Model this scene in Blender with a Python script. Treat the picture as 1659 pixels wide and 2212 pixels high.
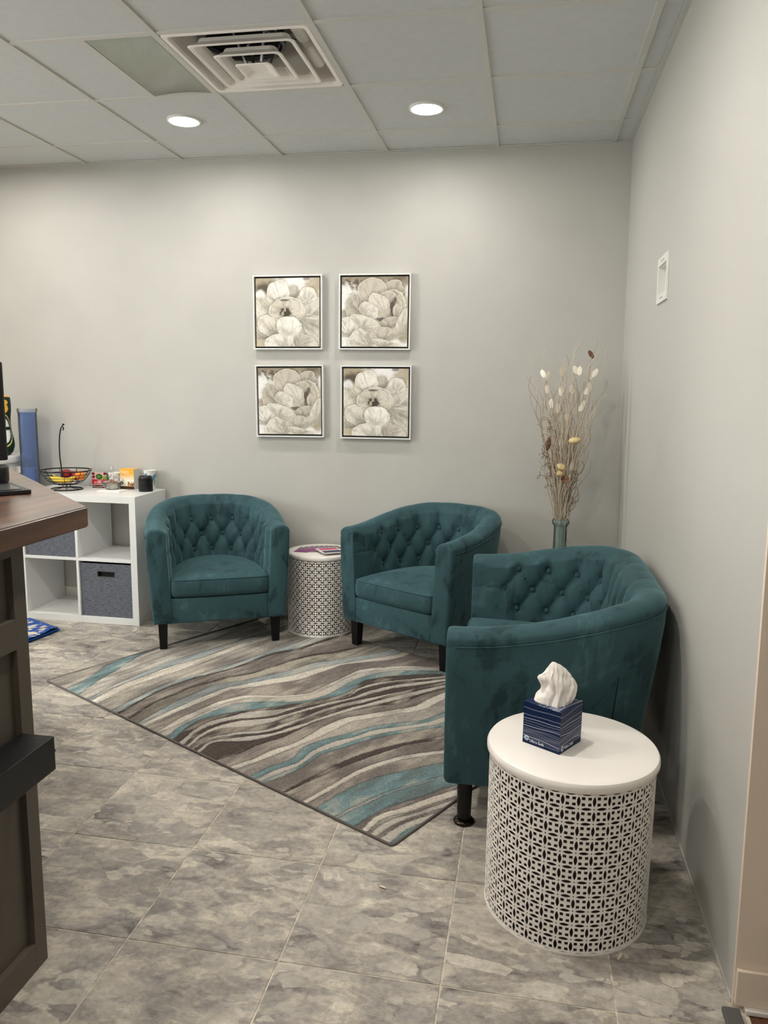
import bpy, bmesh, math, random
import numpy as np
from mathutils import Vector, Matrix
from mathutils.geometry import tessellate_polygon
PI = math.pi
for o in list(bpy.data.objects):
    bpy.data.objects.remove(o)
S = bpy.context.scene
C = S.collection
# ------------------------------------------------------------------ camera, world, exposure
cd = bpy.data.cameras.new('camera')
cam = bpy.data.objects.new('camera', cd); C.objects.link(cam)
cam.location = (-0.4631, -4.5172, 1.4125)
cam.rotation_euler = (1.4128, -0.0133, 0.1818)
cd.sensor_fit = 'HORIZONTAL'; cd.sensor_width = 36.0
cd.lens = 1677.2/1659*36; cd.clip_start = 0.02
S.camera = cam
W = bpy.data.worlds.new('world'); S.world = W; W.use_nodes = True
W.node_tree.nodes['Background'].inputs[0].default_value = (0.75, 0.83, 1, 1)
W.node_tree.nodes['Background'].inputs[1].default_value = 0.15
S.view_settings.view_transform = 'Standard'; S.view_settings.look = 'None'
S.view_settings.gamma = 1; S.view_settings.use_curve_mapping = False
S.view_settings.exposure = 1.77
LAMP = 56.0                # emission of each disc light (they light the room)
LAMP2 = 108.0               # the assumed, unseen row over the drum table, made stronger and warmer
LAMPW = (1.0, 0.945, 0.875)
LAMPC = (1.0, 0.965, 0.915)
al = bpy.data.lights.new('assumed_daylight_fill', 'AREA'); al.shape = 'RECTANGLE'; al.size = 3.4; al.size_y = 1.6
al.energy = 115; al.color = (.90, .95, 1)
ao = bpy.data.objects.new('assumed_daylight_fill', al); C.objects.link(ao); ao.location = (-5.75, -3.9, 1.7); ao.rotation_euler = (0, -1.5708, 0)   # added fill light for the ceiling and walls, outside an assumed window
H = 2.7136                 # ceiling
T = 0.6096                 # ceiling module
TX = -0.0762               # first tee from the right wall
R1 = -0.3475               # first cross tee from the back wall
FT = 0.4064                # floor tile
FX, FY = -1.4239, -2.4506  # a floor joint crossing
ROOM_X0, ROOM_Y0 = -5.3, -6.9
# ------------------------------------------------------------------ helpers
def lin(c):
    r = []
    for v in c[:3]:
        v /= 255.0
        r.append(v/12.92 if v <= 0.04045 else ((v+0.055)/1.055)**2.4)
    return tuple(r)+(1.0,)
def nd(t, ty, **kw):
    n = t.nodes.new(ty)
    for k, v in kw.items():
        setattr(n, k, v)
    return n
def base(name):
    m = bpy.data.materials.new(name); m.use_nodes = True
    return m, m.node_tree, m.node_tree.nodes['Principled BSDF']
def mat(name, rgb, rough=.5, metal=0, var=0, vscale=8, bump=0, bscale=60, spec=.5, stretch=(1, 1, 1), emit=0, rgb2=None, coat=0):
    m, t, b = base(name)
    b.inputs['Base Color'].default_value = lin(rgb)
    b.inputs['Roughness'].default_value = rough
    b.inputs['Metallic'].default_value = metal
    b.inputs['Specular IOR Level'].default_value = spec
    b.inputs['Coat Weight'].default_value = coat
    L = t.links
    if var or bump or rgb2:
        tc = nd(t, 'ShaderNodeTexCoord'); mp = nd(t, 'ShaderNodeMapping')
        mp.inputs['Scale'].default_value = stretch
        L.new(tc.outputs['Object'], mp.inputs[0])
    if var or rgb2:
        n = nd(t, 'ShaderNodeTexNoise'); n.inputs['Scale'].default_value = vscale; n.inputs['Detail'].default_value = 6
        L.new(mp.outputs[0], n.inputs['Vector'])
        r = nd(t, 'ShaderNodeValToRGB')
        a = rgb2 if rgb2 else [c*(1-var) for c in rgb]
        bb = rgb if rgb2 else [min(255, c*(1+var)) for c in rgb]
        r.color_ramp.elements[0].position = .35; r.color_ramp.elements[1].position = .65
        r.color_ramp.elements[0].color = lin(a); r.color_ramp.elements[1].color = lin(bb)
        L.new(n.outputs['Fac'], r.inputs[0]); L.new(r.outputs[0], b.inputs['Base Color'])
    if bump:
        n2 = nd(t, 'ShaderNodeTexNoise'); n2.inputs['Scale'].default_value = bscale; n2.inputs['Detail'].default_value = 4
        L.new(mp.outputs[0], n2.inputs['Vector'])
        bp = nd(t, 'ShaderNodeBump'); bp.inputs['Strength'].default_value = bump; bp.inputs['Distance'].default_value = .004
        L.new(n2.outputs['Fac'], bp.inputs['Height']); L.new(bp.outputs[0], b.inputs['Normal'])
    if emit:
        b.inputs['Emission Color'].default_value = lin(rgb); b.inputs['Emission Strength'].default_value = emit
    return m
def attr_mat(name, rough=.7, nscale=0, namt=.2, bump=0, bscale=300, spec=.3):
    """colour from the mesh's own 'Col' attribute (print / weave), optional fine grain"""
    m, t, b = base(name); L = t.links
    a = nd(t, 'ShaderNodeAttribute', attribute_name='Col')
    b.inputs['Roughness'].default_value = rough; b.inputs['Specular IOR Level'].default_value = spec
    if nscale:
        tc = nd(t, 'ShaderNodeTexCoord')
        n = nd(t, 'ShaderNodeTexNoise'); n.inputs['Scale'].default_value = nscale; n.inputs['Detail'].default_value = 3
        L.new(tc.outputs['Object'], n.inputs['Vector'])
        mr = nd(t, 'ShaderNodeMapRange'); mr.inputs['From Min'].default_value = .3; mr.inputs['From Max'].default_value = .7
        mr.inputs['To Min'].default_value = 1-namt; mr.inputs['To Max'].default_value = 1+namt
        L.new(n.outputs['Fac'], mr.inputs[0])
        mx = nd(t, 'ShaderNodeVectorMath', operation='SCALE')
        L.new(a.outputs['Color'], mx.inputs[0]); L.new(mr.outputs[0], mx.inputs['Scale'])
        L.new(mx.outputs[0], b.inputs['Base Color'])
        if bump:
            bp = nd(t, 'ShaderNodeBump'); bp.inputs['Strength'].default_value = bump; bp.inputs['Distance'].default_value = .003
            L.new(n.outputs['Fac'], bp.inputs['Height']); L.new(bp.outputs[0], b.inputs['Normal'])
    else:
        L.new(a.outputs['Color'], b.inputs['Base Color'])
    return m
def clear_mat(name, rgb, tint=1.0, rough=.03, fres=1.35):
    m, t, b = base(name); L = t.links
    t.nodes.remove(b)
    out = t.nodes['Material Output']
    tr = nd(t, 'ShaderNodeBsdfTransparent'); tr.inputs[0].default_value = lin(rgb)
    gl = nd(t, 'ShaderNodeBsdfGlossy'); gl.inputs['Roughness'].default_value = rough
    fr = nd(t, 'ShaderNodeFresnel'); fr.inputs[0].default_value = fres
    df = nd(t, 'ShaderNodeBsdfDiffuse'); df.inputs[0].default_value = lin(rgb)
    m1 = nd(t, 'ShaderNodeMixShader'); m1.inputs[0].default_value = 1-tint
    L.new(tr.outputs[0], m1.inputs[1]); L.new(df.outputs[0], m1.inputs[2])
    mx = nd(t, 'ShaderNodeMixShader')
    L.new(fr.outputs[0], mx.inputs[0]); L.new(m1.outputs[0], mx.inputs[1]); L.new(gl.outputs[0], mx.inputs[2])
    L.new(mx.outputs[0], out.inputs[0])
    return m
def link(name, me, m=None, parent=None, smooth=False):
    if m is not None:
        me.materials.clear(); me.materials.append(m)
    if smooth:
        me.polygons.foreach_set('use_smooth', [True]*len(me.polygons))
    o = bpy.data.objects.new(name, me); C.objects.link(o)
    if parent is not None:
        o.parent = parent
    return o
def bobj(name, bm, m=None, parent=None, smooth=False):
    bmesh.ops.recalc_face_normals(bm, faces=bm.faces)
    me = bpy.data.meshes.new(name); bm.to_mesh(me); bm.free()
    return link(name, me, m, parent, smooth)
def tag(o, label=None, cat=None, group=None, kind=None):
    if label: o['label'] = label
    if cat: o['category'] = cat
    if group: o['group'] = group
    if kind: o['kind'] = kind
    return o
def thing(name, label, cat, loc=(0, 0, 0), rz=0, group=None):
    o = bpy.data.objects.new(name, None); C.objects.link(o)
    o.empty_display_size = .05
    o.location = loc; o.rotation_euler = (0, 0, rz)
    return tag(o, label, cat, group)
def box(bm, x0, x1, y0, y1, z0, z1, bev=0):
    vs = [bm.verts.new((x, y, z)) for z in (z0, z1) for y in (y0, y1) for x in (x0, x1)]
    fs = []
    for q in ((0, 2, 3, 1), (4, 5, 7, 6), (0, 1, 5, 4), (2, 6, 7, 3), (0, 4, 6, 2), (1, 3, 7, 5)):
        fs.append(bm.faces.new([vs[i] for i in q]))
    if bev:
        es = list({e for f in fs for e in f.edges})
        bmesh.ops.bevel(bm, geom=es, offset=bev, segments=2, affect='EDGES', profile=.6)
    return vs
def bx(name, x0, x1, y0, y1, z0, z1, m, parent=None, bev=0):
    bm = bmesh.new(); box(bm, x0, x1, y0, y1, z0, z1, bev)
    return bobj(name, bm, m, parent)
def lathe(bm, prof, n=40, cx=0, cy=0, close=False):
    rings = []
    for r, z in prof:
        if r < 1e-6:
            rings.append([bm.verts.new((cx, cy, z))])
        else:
            rings.append([bm.verts.new((cx+r*math.cos(2*PI*k/n), cy+r*math.sin(2*PI*k/n), z)) for k in range(n)])
    prs = list(zip(rings, rings[1:]))
    if close: prs.append((rings[-1], rings[0]))
    for a, b in prs:
        for k in range(n):
            k2 = (k+1) % n
            if len(a) == 1 and len(b) == 1: continue
            if len(a) == 1: bm.faces.new((a[0], b[k2], b[k]))
            elif len(b) == 1: bm.faces.new((a[k], a[k2], b[0]))
            else: bm.faces.new((a[k], a[k2], b[k2], b[k]))
def lobj(name, prof, m, parent=None, n=40, close=False, smooth=True, loc=None):
    bm = bmesh.new(); lathe(bm, prof, n, close=close)
    o = bobj(name, bm, m, parent, smooth)
    if smooth: sharp(o)
    if loc: o.location = loc
    return o
def sharp(o, ang=40):
    me = o.data
    bm = bmesh.new(); bm.from_mesh(me)
    for e in bm.edges:
        if len(e.link_faces) == 2 and e.calc_face_angle(0) > math.radians(ang):
            e.smooth = False
    bm.to_mesh(me); bm.free()
def tube(bm, pts, r, n=6, closed=False, caps=True, r2=None):
    pts = [Vector(p) for p in pts]; N = len(pts); rings = []
    up = Vector((0, 0, 1)); prev = None
    for i, p in enumerate(pts):
        a = pts[(i-1) % N] if (closed or i > 0) else p
        b = pts[(i+1) % N] if (closed or i < N-1) else p
        d = (b-a).normalized()
        if prev is None:
            u = up if abs(d.z) < .9 else Vector((1, 0, 0))
            x = d.cross(u).normalized()
        else:
            x = (prev-d*prev.dot(d)).normalized()
        prev = x; y = d.cross(x)
        rr = r if r2 is None else r+(r2-r)*i/(N-1)
        rings.append([bm.verts.new(p+(x*math.cos(2*PI*k/n)+y*math.sin(2*PI*k/n))*rr) for k in range(n)])
    prs = list(zip(rings, rings[1:]))
    if closed: prs.append((rings[-1], rings[0]))
    for a, b in prs:
        for k in range(n):
            bm.faces.new((a[k], a[(k+1) % n], b[(k+1) % n], b[k]))
    if caps and not closed:
        bm.faces.new(rings[0]); bm.faces.new(rings[-1])
def prism(bm, poly, z0, z1):
    a = [bm.verts.new((x, y, z0)) for x, y in poly]; b = [bm.verts.new((x, y, z1)) for x, y in poly]
    n = len(poly)
    bm.faces.new(a); bm.faces.new(b)
    for k in range(n):
        bm.faces.new((a[k], a[(k+1) % n], b[(k+1) % n], b[k]))
def copyof(o, **kw):
    c = o.copy(); C.objects.link(c)
    for k, v in kw.items(): setattr(c, k, v)
    return c
def text_mesh(s, size, ext=.0004):
    cu = bpy.data.curves.new('text', 'FONT'); cu.body = s; cu.size = size; cu.extrude = ext; cu.resolution_u = 3
    o = bpy.data.objects.new('text', cu); C.objects.link(o)
    dg = bpy.context.evaluated_depsgraph_get()
    me = bpy.data.meshes.new_from_object(o.evaluated_get(dg))
    bpy.data.objects.remove(o)
    return me
# numpy value noise -------------------------------------------------
def vnoise(x, y, seed=0, octv=4, pers=.5):
    x = np.asarray(x, float); y = np.asarray(y, float)
    out = np.zeros(np.broadcast(x, y).shape); amp = 1; tot = 0
    for o in range(octv):
        rs = np.random.RandomState(seed+o*17); g = rs.rand(257, 257)
        xi = np.floor(x).astype(int); yi = np.floor(y).astype(int)
        fx = x-xi; fy = y-yi; fx = fx*fx*(3-2*fx); fy = fy*fy*(3-2*fy)
        a = g[xi % 256, yi % 256]; b = g[(xi+1) % 256, yi % 256]; c = g[xi % 256, (yi+1) % 256]; d = g[(xi+1) % 256, (yi+1) % 256]
        out += amp*((a*(1-fx)+b*fx)*(1-fy)+(c*(1-fx)+d*fx)*fy); tot += amp
        amp *= pers; x = x*2+11.3; y = y*2+5.7
    return out/tot
def lin_np(c):
    c = np.asarray(c, float)/255.0
    return np.where(c <= .04045, c/12.92, ((c+.055)/1.055)**2.4)
def grid_mesh(name, P, col=None):
    """P: (n,m,3) numpy array of points; optional colours (n,m,3) linear"""
    n, m = P.shape[:2]
    i = np.arange((n-1)*(m-1)); r = i//(m-1); c = i % (m-1)
    a = r*m+c
    F = np.stack([a, a+1, a+m+1, a+m], 1)
    me = bpy.data.meshes.new(name)
    me.vertices.add(n*m); me.vertices.foreach_set('co', P.reshape(-1).astype(np.float32))
    me.loops.add(len(F)*4); me.loops.foreach_set('vertex_index', F.reshape(-1).astype(np.int32))
    me.polygons.add(len(F)); me.polygons.foreach_set('loop_start', np.arange(0, len(F)*4, 4, dtype=np.int32))
    me.update(calc_edges=True); me.validate()
    if col is not None:
        set_col(me, col.reshape(-1, 3))
    return me
def set_col(me, col):
    at = me.color_attributes.new('Col', 'FLOAT_COLOR', 'POINT')
    c4 = np.ones((len(me.vertices), 4), np.float32); c4[:, :3] = col
    at.data.foreach_set('color', c4.reshape(-1))
def sstep(a, b, x):
    t = np.clip((x-a)/(b-a), 0, 1); return t*t*(3-2*t)
# ------------------------------------------------------------------ materials
M = {}
M['wall'] = mat('wall_paint', (189, 187, 180), .55, var=.012, vscale=3, bump=.12, bscale=260)
M['wall_beige'] = mat('beige_wall_paint', (228, 210, 190), .55, bump=.1, bscale=260)
M['trim'] = mat('trim_paint', (220, 214, 205), .45)
M['tile_c'] = mat('ceiling_tile_face', (208, 210, 210), .9, var=.01, vscale=20, bump=.15, bscale=500)
M['tee'] = mat('ceiling_tee_paint', (206, 204, 198), .5)
M['grout'] = mat('grout', (196, 187, 170), .8, var=.15, vscale=30)
M['white'] = mat('white_lacquer', (228, 228, 226), .3)
M['white_metal'] = mat('white_painted_metal', (247, 241, 233), .3)
M['white_plastic'] = mat('white_plastic', (232, 230, 224), .35)
M['black'] = mat('black_paint', (20, 19, 20), .4, bump=.2, bscale=60, stretch=(1, 8, 8))
M['black_wood'] = mat('black_leg_wood', (9, 8, 8), .4, spec=.3)
M['black_plastic'] = mat('black_plastic', (22, 22, 23), .35)
M['bronze'] = mat('dark_bronze', (40, 30, 24), .25, .8)
M['wire'] = mat('black_wire', (26, 22, 21), .35, .6)
M['dark'] = mat('dark_interior', (20, 20, 21), .8)
M['grey_metal'] = mat('galvanised_metal', (140, 140, 138), .4, .8)
M['cab'] = mat('taupe_cabinet_paint', (92, 84, 74), .45)
M['drum_in_shade'] = mat('drum_inside_shade', (58, 48, 42), .7)  # dark tone stands in for the shade inside the white drums
M['rubber'] = mat('grey_rubber', (92, 90, 87), .6)
M['browood'] = mat('brown_floor_wood', (104, 66, 44), .4, rgb2=(70, 42, 26), vscale=5, stretch=(8, 1, 1))
M['tissue'] = mat('tissue_paper', (246, 240, 232), .9, bump=.1, bscale=200)
M['paper'] = mat('white_paper', (240, 237, 230), .8)
M['banana'] = mat('banana_skin', (236, 190, 52), .5, rgb2=(226, 200, 70), vscale=14)
M['apple'] = mat('apple_skin', (150, 30, 32), .3, rgb2=(110, 18, 26), vscale=18)
M['orange'] = mat('orange_skin', (240, 140, 40), .45, bump=.2, bscale=300)
M['stem_brown'] = mat('brown_stem', (90, 66, 44), .7)
M['glass_clear'] = clear_mat('clear_glass', (253, 253, 250), .86, fres=1.2)
M['glass_teal'] = clear_mat('teal_glass', (228, 242, 240), .90, fres=1.3)
M['plastic_blue'] = clear_mat('blue_clear_plastic', (192, 209, 236), .86, fres=1.25)
M['plastic_clear'] = clear_mat('clear_plastic', (250, 250, 248), .8, fres=1.25)
M['kraft'] = mat('brown_paper_packets', (150, 112, 72), .7, rgb2=(92, 62, 38), vscale=60)
M['zip'] = mat('dark_seam', (14, 26, 27), .9)
M['carb'] = mat('rug_binding', (104, 98, 94), .9, bump=.4, bscale=500)

def velvet(name, a, mid, b):
    """brushed nap: patches laid one way or the other, with short strokes in them"""
    m, t, p = base(name); L = t.links
    tc = nd(t, 'ShaderNodeTexCoord')
    n = nd(t, 'ShaderNodeTexNoise'); n.inputs['Scale'].default_value = 4.2; n.inputs['Detail'].default_value = 9
    n.inputs['Roughness'].default_value = .66; n.inputs['Distortion'].default_value = 1.1
    L.new(tc.outputs['Object'], n.inputs['Vector'])
    mp = nd(t, 'ShaderNodeMapping'); mp.inputs['Scale'].default_value = (26, 26, 7); L.new(tc.outputs['Object'], mp.inputs[0])
    n1 = nd(t, 'ShaderNodeTexNoise'); n1.inputs['Scale'].default_value = 1; n1.inputs['Detail'].default_value = 4; n1.inputs['Distortion'].default_value = .8
    L.new(mp.outputs[0], n1.inputs['Vector'])
    mx = nd(t, 'ShaderNodeMix'); mx.inputs[0].default_value = .28; L.new(n.outputs['Fac'], mx.inputs[2]); L.new(n1.outputs['Fac'], mx.inputs[3])
    r = nd(t, 'ShaderNodeValToRGB'); e = r.color_ramp.elements
    e[0].position = .39; e[0].color = lin(a); e[1].position = .62; e[1].color = lin(b)
    k = e.new(.47); k.color = lin(mid); k = e.new(.55); k.color = lin(mid)
    L.new(mx.outputs[0], r.inputs[0]); L.new(r.outputs[0], p.inputs['Base Color'])
    p.inputs['Roughness'].default_value = .7; p.inputs['Specular IOR Level'].default_value = .12
    p.inputs['Sheen Weight'].default_value = .7; p.inputs['Sheen Roughness'].default_value = .30
    p.inputs['Sheen Tint'].default_value = lin((140, 180, 184))
    n2 = nd(t, 'ShaderNodeTexNoise'); n2.inputs['Scale'].default_value = 700
    L.new(tc.outputs['Object'], n2.inputs['Vector'])
    bp = nd(t, 'ShaderNodeBump'); bp.inputs['Strength'].default_value = .12; bp.inputs['Distance'].default_value = .002
    L.new(n2.outputs['Fac'], bp.inputs['Height']); L.new(bp.outputs[0], p.inputs['Normal'])
    return m
M['velvet'] = velvet('teal_velvet', (42, 62, 67), (56, 83, 88), (70, 98, 104))

def slate(name):
    m, t, p = base(name); L = t.links
    tc = nd(t, 'ShaderNodeTexCoord'); oi = nd(t, 'ShaderNodeObjectInfo')
    off = nd(t, 'ShaderNodeVectorMath', operation='SCALE'); off.inputs[0].default_value = (37.1, 91.7, 13.3)
    L.new(oi.outputs['Random'], off.inputs['Scale'])
    add = nd(t, 'ShaderNodeVectorMath', operation='ADD'); L.new(tc.outputs['Object'], add.inputs[0]); L.new(off.outputs[0], add.inputs[1])
    st = nd(t, 'ShaderNodeMapping'); st.inputs['Rotation'].default_value = (0, 0, .5); st.inputs['Scale'].default_value = (1, 1.9, 1)
    L.new(add.outputs[0], st.inputs[0])
    # warp
    wn = nd(t, 'ShaderNodeTexNoise'); wn.inputs['Scale'].default_value = 5; wn.inputs['Detail'].default_value = 6; wn.inputs['Roughness'].default_value = .6
    L.new(st.outputs[0], wn.inputs['Vector'])
    ws = nd(t, 'ShaderNodeVectorMath', operation='SCALE'); ws.inputs['Scale'].default_value = .26
    L.new(wn.outputs['Color'], ws.inputs[0])
    wv = nd(t, 'ShaderNodeVectorMath', operation='ADD'); L.new(st.outputs[0], wv.inputs[0]); L.new(ws.outputs[0], wv.inputs[1])
    ws2 = nd(t, 'ShaderNodeVectorMath', operation='SCALE'); ws2.inputs['Scale'].default_value = .11
    L.new(wn.outputs['Color'], ws2.inputs[0])
    wc_ = nd(t, 'ShaderNodeVectorMath', operation='ADD'); L.new(st.outputs[0], wc_.inputs[0]); L.new(ws2.outputs[0], wc_.inputs[1])
    # streaky ground
    n1 = nd(t, 'ShaderNodeTexNoise'); n1.inputs['Scale'].default_value = 6.5; n1.inputs['Detail'].default_value = 12; n1.inputs['Roughness'].default_value = .65
    L.new(wv.outputs[0], n1.inputs['Vector'])
    r1 = nd(t, 'ShaderNodeValToRGB'); e = r1.color_ramp.elements
    e[0].position = .31; e[0].color = lin((78, 73, 70)); e[1].position = .69; e[1].color = lin((222, 213, 196))
    for pos, col in ((.39, (128, 121, 115)), (.46, (154, 147, 139)), (.53, (170, 162, 150)), (.61, (198, 189, 172))):
        k = e.new(pos); k.color = lin(col)
    L.new(n1.outputs['Fac'], r1.inputs[0])
    # broken flat clasts, two sizes
    last = r1.outputs[0]
    reg = nd(t, 'ShaderNodeTexNoise'); reg.inputs['Scale'].default_value = 3.2; reg.inputs['Detail'].default_value = 2
    L.new(add.outputs[0], reg.inputs['Vector'])
    rg = nd(t, 'ShaderNodeMapRange'); rg.inputs['From Min'].default_value = .30; rg.inputs['From Max'].default_value = .56
    L.new(reg.outputs['Fac'], rg.inputs[0])
    for sc, lo, hi, ca, cb, amt in ((4.4, .56, .58, (208, 200, 183), (148, 142, 135), .9), (10, .66, .68, (212, 204, 188), (132, 127, 122), .9), (24, .70, .74, (214, 207, 190), (150, 146, 142), .7)):
        v = nd(t, 'ShaderNodeTexVoronoi'); v.inputs['Scale'].default_value = sc
        L.new(wc_.outputs[0], v.inputs['Vector'])
        sp = nd(t, 'ShaderNodeSeparateColor'); L.new(v.outputs['Color'], sp.inputs[0])
        mk = nd(t, 'ShaderNodeMapRange'); mk.inputs['From Min'].default_value = lo; mk.inputs['From Max'].default_value = hi
        L.new(sp.outputs[0], mk.inputs[0])
        de = nd(t, 'ShaderNodeTexVoronoi', feature='DISTANCE_TO_EDGE'); de.inputs['Scale'].default_value = sc
        L.new(wc_.outputs[0], de.inputs['Vector'])
        dm = nd(t, 'ShaderNodeMapRange'); dm.inputs['From Min'].default_value = .02; dm.inputs['From Max'].default_value = .05
        L.new(de.outputs[0], dm.inputs[0])
        mu = nd(t, 'ShaderNodeMath', operation='MULTIPLY'); L.new(mk.outputs[0], mu.inputs[0]); L.new(dm.outputs[0], mu.inputs[1])
        m2 = nd(t, 'ShaderNodeMath', operation='MULTIPLY'); L.new(mu.outputs[0], m2.inputs[0]); L.new(rg.outputs[0], m2.inputs[1])
        m3 = nd(t, 'ShaderNodeMath', operation='MULTIPLY'); m3.inputs[1].default_value = amt; L.new(m2.outputs[0], m3.inputs[0])
        cc = nd(t, 'ShaderNodeMix', data_type='RGBA'); cc.inputs[6].default_value = lin(cb); cc.inputs[7].default_value = lin(ca)
        L.new(sp.outputs[1], cc.inputs[0])
        # keep a little of the ground's streaks inside each clast
        mx = nd(t, 'ShaderNodeMix', data_type='RGBA')
        L.new(m3.outputs[0], mx.inputs[0]); L.new(last, mx.inputs[6]); L.new(cc.outputs[2], mx.inputs[7])
        last = mx.outputs[2]
    # dark veins
    n3 = nd(t, 'ShaderNodeTexNoise'); n3.inputs['Scale'].default_value = 9; n3.inputs['Detail'].default_value = 7
    L.new(wv.outputs[0], n3.inputs['Vector'])
    ab = nd(t, 'ShaderNodeMath', operation='SUBTRACT'); ab.inputs[1].default_value = .5; L.new(n3.outputs['Fac'], ab.inputs[0])
    a2 = nd(t, 'ShaderNodeMath', operation='ABSOLUTE'); L.new(ab.outputs[0], a2.inputs[0])
    vm = nd(t, 'ShaderNodeMapRange'); vm.inputs['From Min'].default_value = 0; vm.inputs['From Max'].default_value = .014
    vm.inputs['To Min'].default_value = .34; vm.inputs['To Max'].default_value = 0
    L.new(a2.outputs[0], vm.inputs[0])
    mv = nd(t, 'ShaderNodeMix', data_type='RGBA'); mv.inputs[7].default_value = lin((112, 104, 98))
    L.new(vm.outputs[0], mv.inputs[0]); L.new(last, mv.inputs[6])
    # fine speckle
    n4 = nd(t, 'ShaderNodeTexNoise'); n4.inputs['Scale'].default_value = 60; n4.inputs['Detail'].default_value = 5
    L.new(add.outputs[0], n4.inputs['Vector'])
    mr = nd(t, 'ShaderNodeMapRange'); mr.inputs['From Min'].default_value = .25; mr.inputs['From Max'].default_value = .75
    mr.inputs['To Min'].default_value = .80; mr.inputs['To Max'].default_value = 1.18
    L.new(n4.outputs['Fac'], mr.inputs[0])
    sc2 = nd(t, 'ShaderNodeVectorMath', operation='SCALE'); L.new(mv.outputs[2], sc2.inputs[0]); L.new(mr.outputs[0], sc2.inputs['Scale'])
    L.new(sc2.outputs[0], p.inputs['Base Color'])
    p.inputs['Roughness'].default_value = .42; p.inputs['Specular IOR Level'].default_value = .35
    bp = nd(t, 'ShaderNodeBump'); bp.inputs['Strength'].default_value = .25; bp.inputs['Distance'].default_value = .003
    L.new(n1.outputs['Fac'], bp.inputs['Height']); L.new(bp.outputs[0], p.inputs['Normal'])
    return m
M['slate'] = slate('slate_look_tile')

def wood(name):
    m, t, p = base(name); L = t.links
    tc = nd(t, 'ShaderNodeTexCoord'); mp = nd(t, 'ShaderNodeMapping'); mp.inputs['Scale'].default_value = (9, .9, 9)
    L.new(tc.outputs['Object'], mp.inputs[0])
    n = nd(t, 'ShaderNodeTexNoise'); n.inputs['Scale'].default_value = 2.2; n.inputs['Detail'].default_value = 8; n.inputs['Distortion'].default_value = .4
    L.new(mp.outputs[0], n.inputs['Vector'])
    r = nd(t, 'ShaderNodeValToRGB'); e = r.color_ramp.elements
    e[0].position = .3; e[0].color = lin((62, 40, 28)); e[1].position = .7; e[1].color = lin((116, 82, 60))
    k = e.new(.5); k.color = lin((90, 60, 42))
    L.new(n.outputs['Fac'], r.inputs[0]); L.new(r.outputs[0], p.inputs['Base Color'])
    p.inputs['Roughness'].default_value = .36; p.inputs['Coat Weight'].default_value = 1.0; p.inputs['Coat Roughness'].default_value = .26
    bp = nd(t, 'ShaderNodeBump'); bp.inputs['Strength'].default_value = .12; bp.inputs['Distance'].default_value = .003
    L.new(n.outputs['Fac'], bp.inputs['Height']); L.new(bp.outputs[0], p.inputs['Normal'])
    return m
M['wood'] = wood('stained_counter_wood')

def fabric_bin(name):
    m, t, p = base(name); L = t.links
    tc = nd(t, 'ShaderNodeTexCoord'); mp = nd(t, 'ShaderNodeMapping'); mp.inputs['Scale'].default_value = (30, 30, 160)
    L.new(tc.outputs['Object'], mp.inputs[0])
    n = nd(t, 'ShaderNodeTexNoise'); n.inputs['Scale'].default_value = 1.6; n.inputs['Detail'].default_value = 5
    L.new(mp.outputs[0], n.inputs['Vector'])
    r = nd(t, 'ShaderNodeValToRGB'); e = r.color_ramp.elements
    e[0].position = .33; e[0].color = lin((76, 80, 88)); e[1].position = .68; e[1].color = lin((114, 118, 127))
    L.new(n.outputs['Fac'], r.inputs[0]); L.new(r.outputs[0], p.inputs['Base Color'])
    p.inputs['Roughness'].default_value = .9
    return m
M['bin'] = fabric_bin('grey_woven_fabric')

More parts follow.
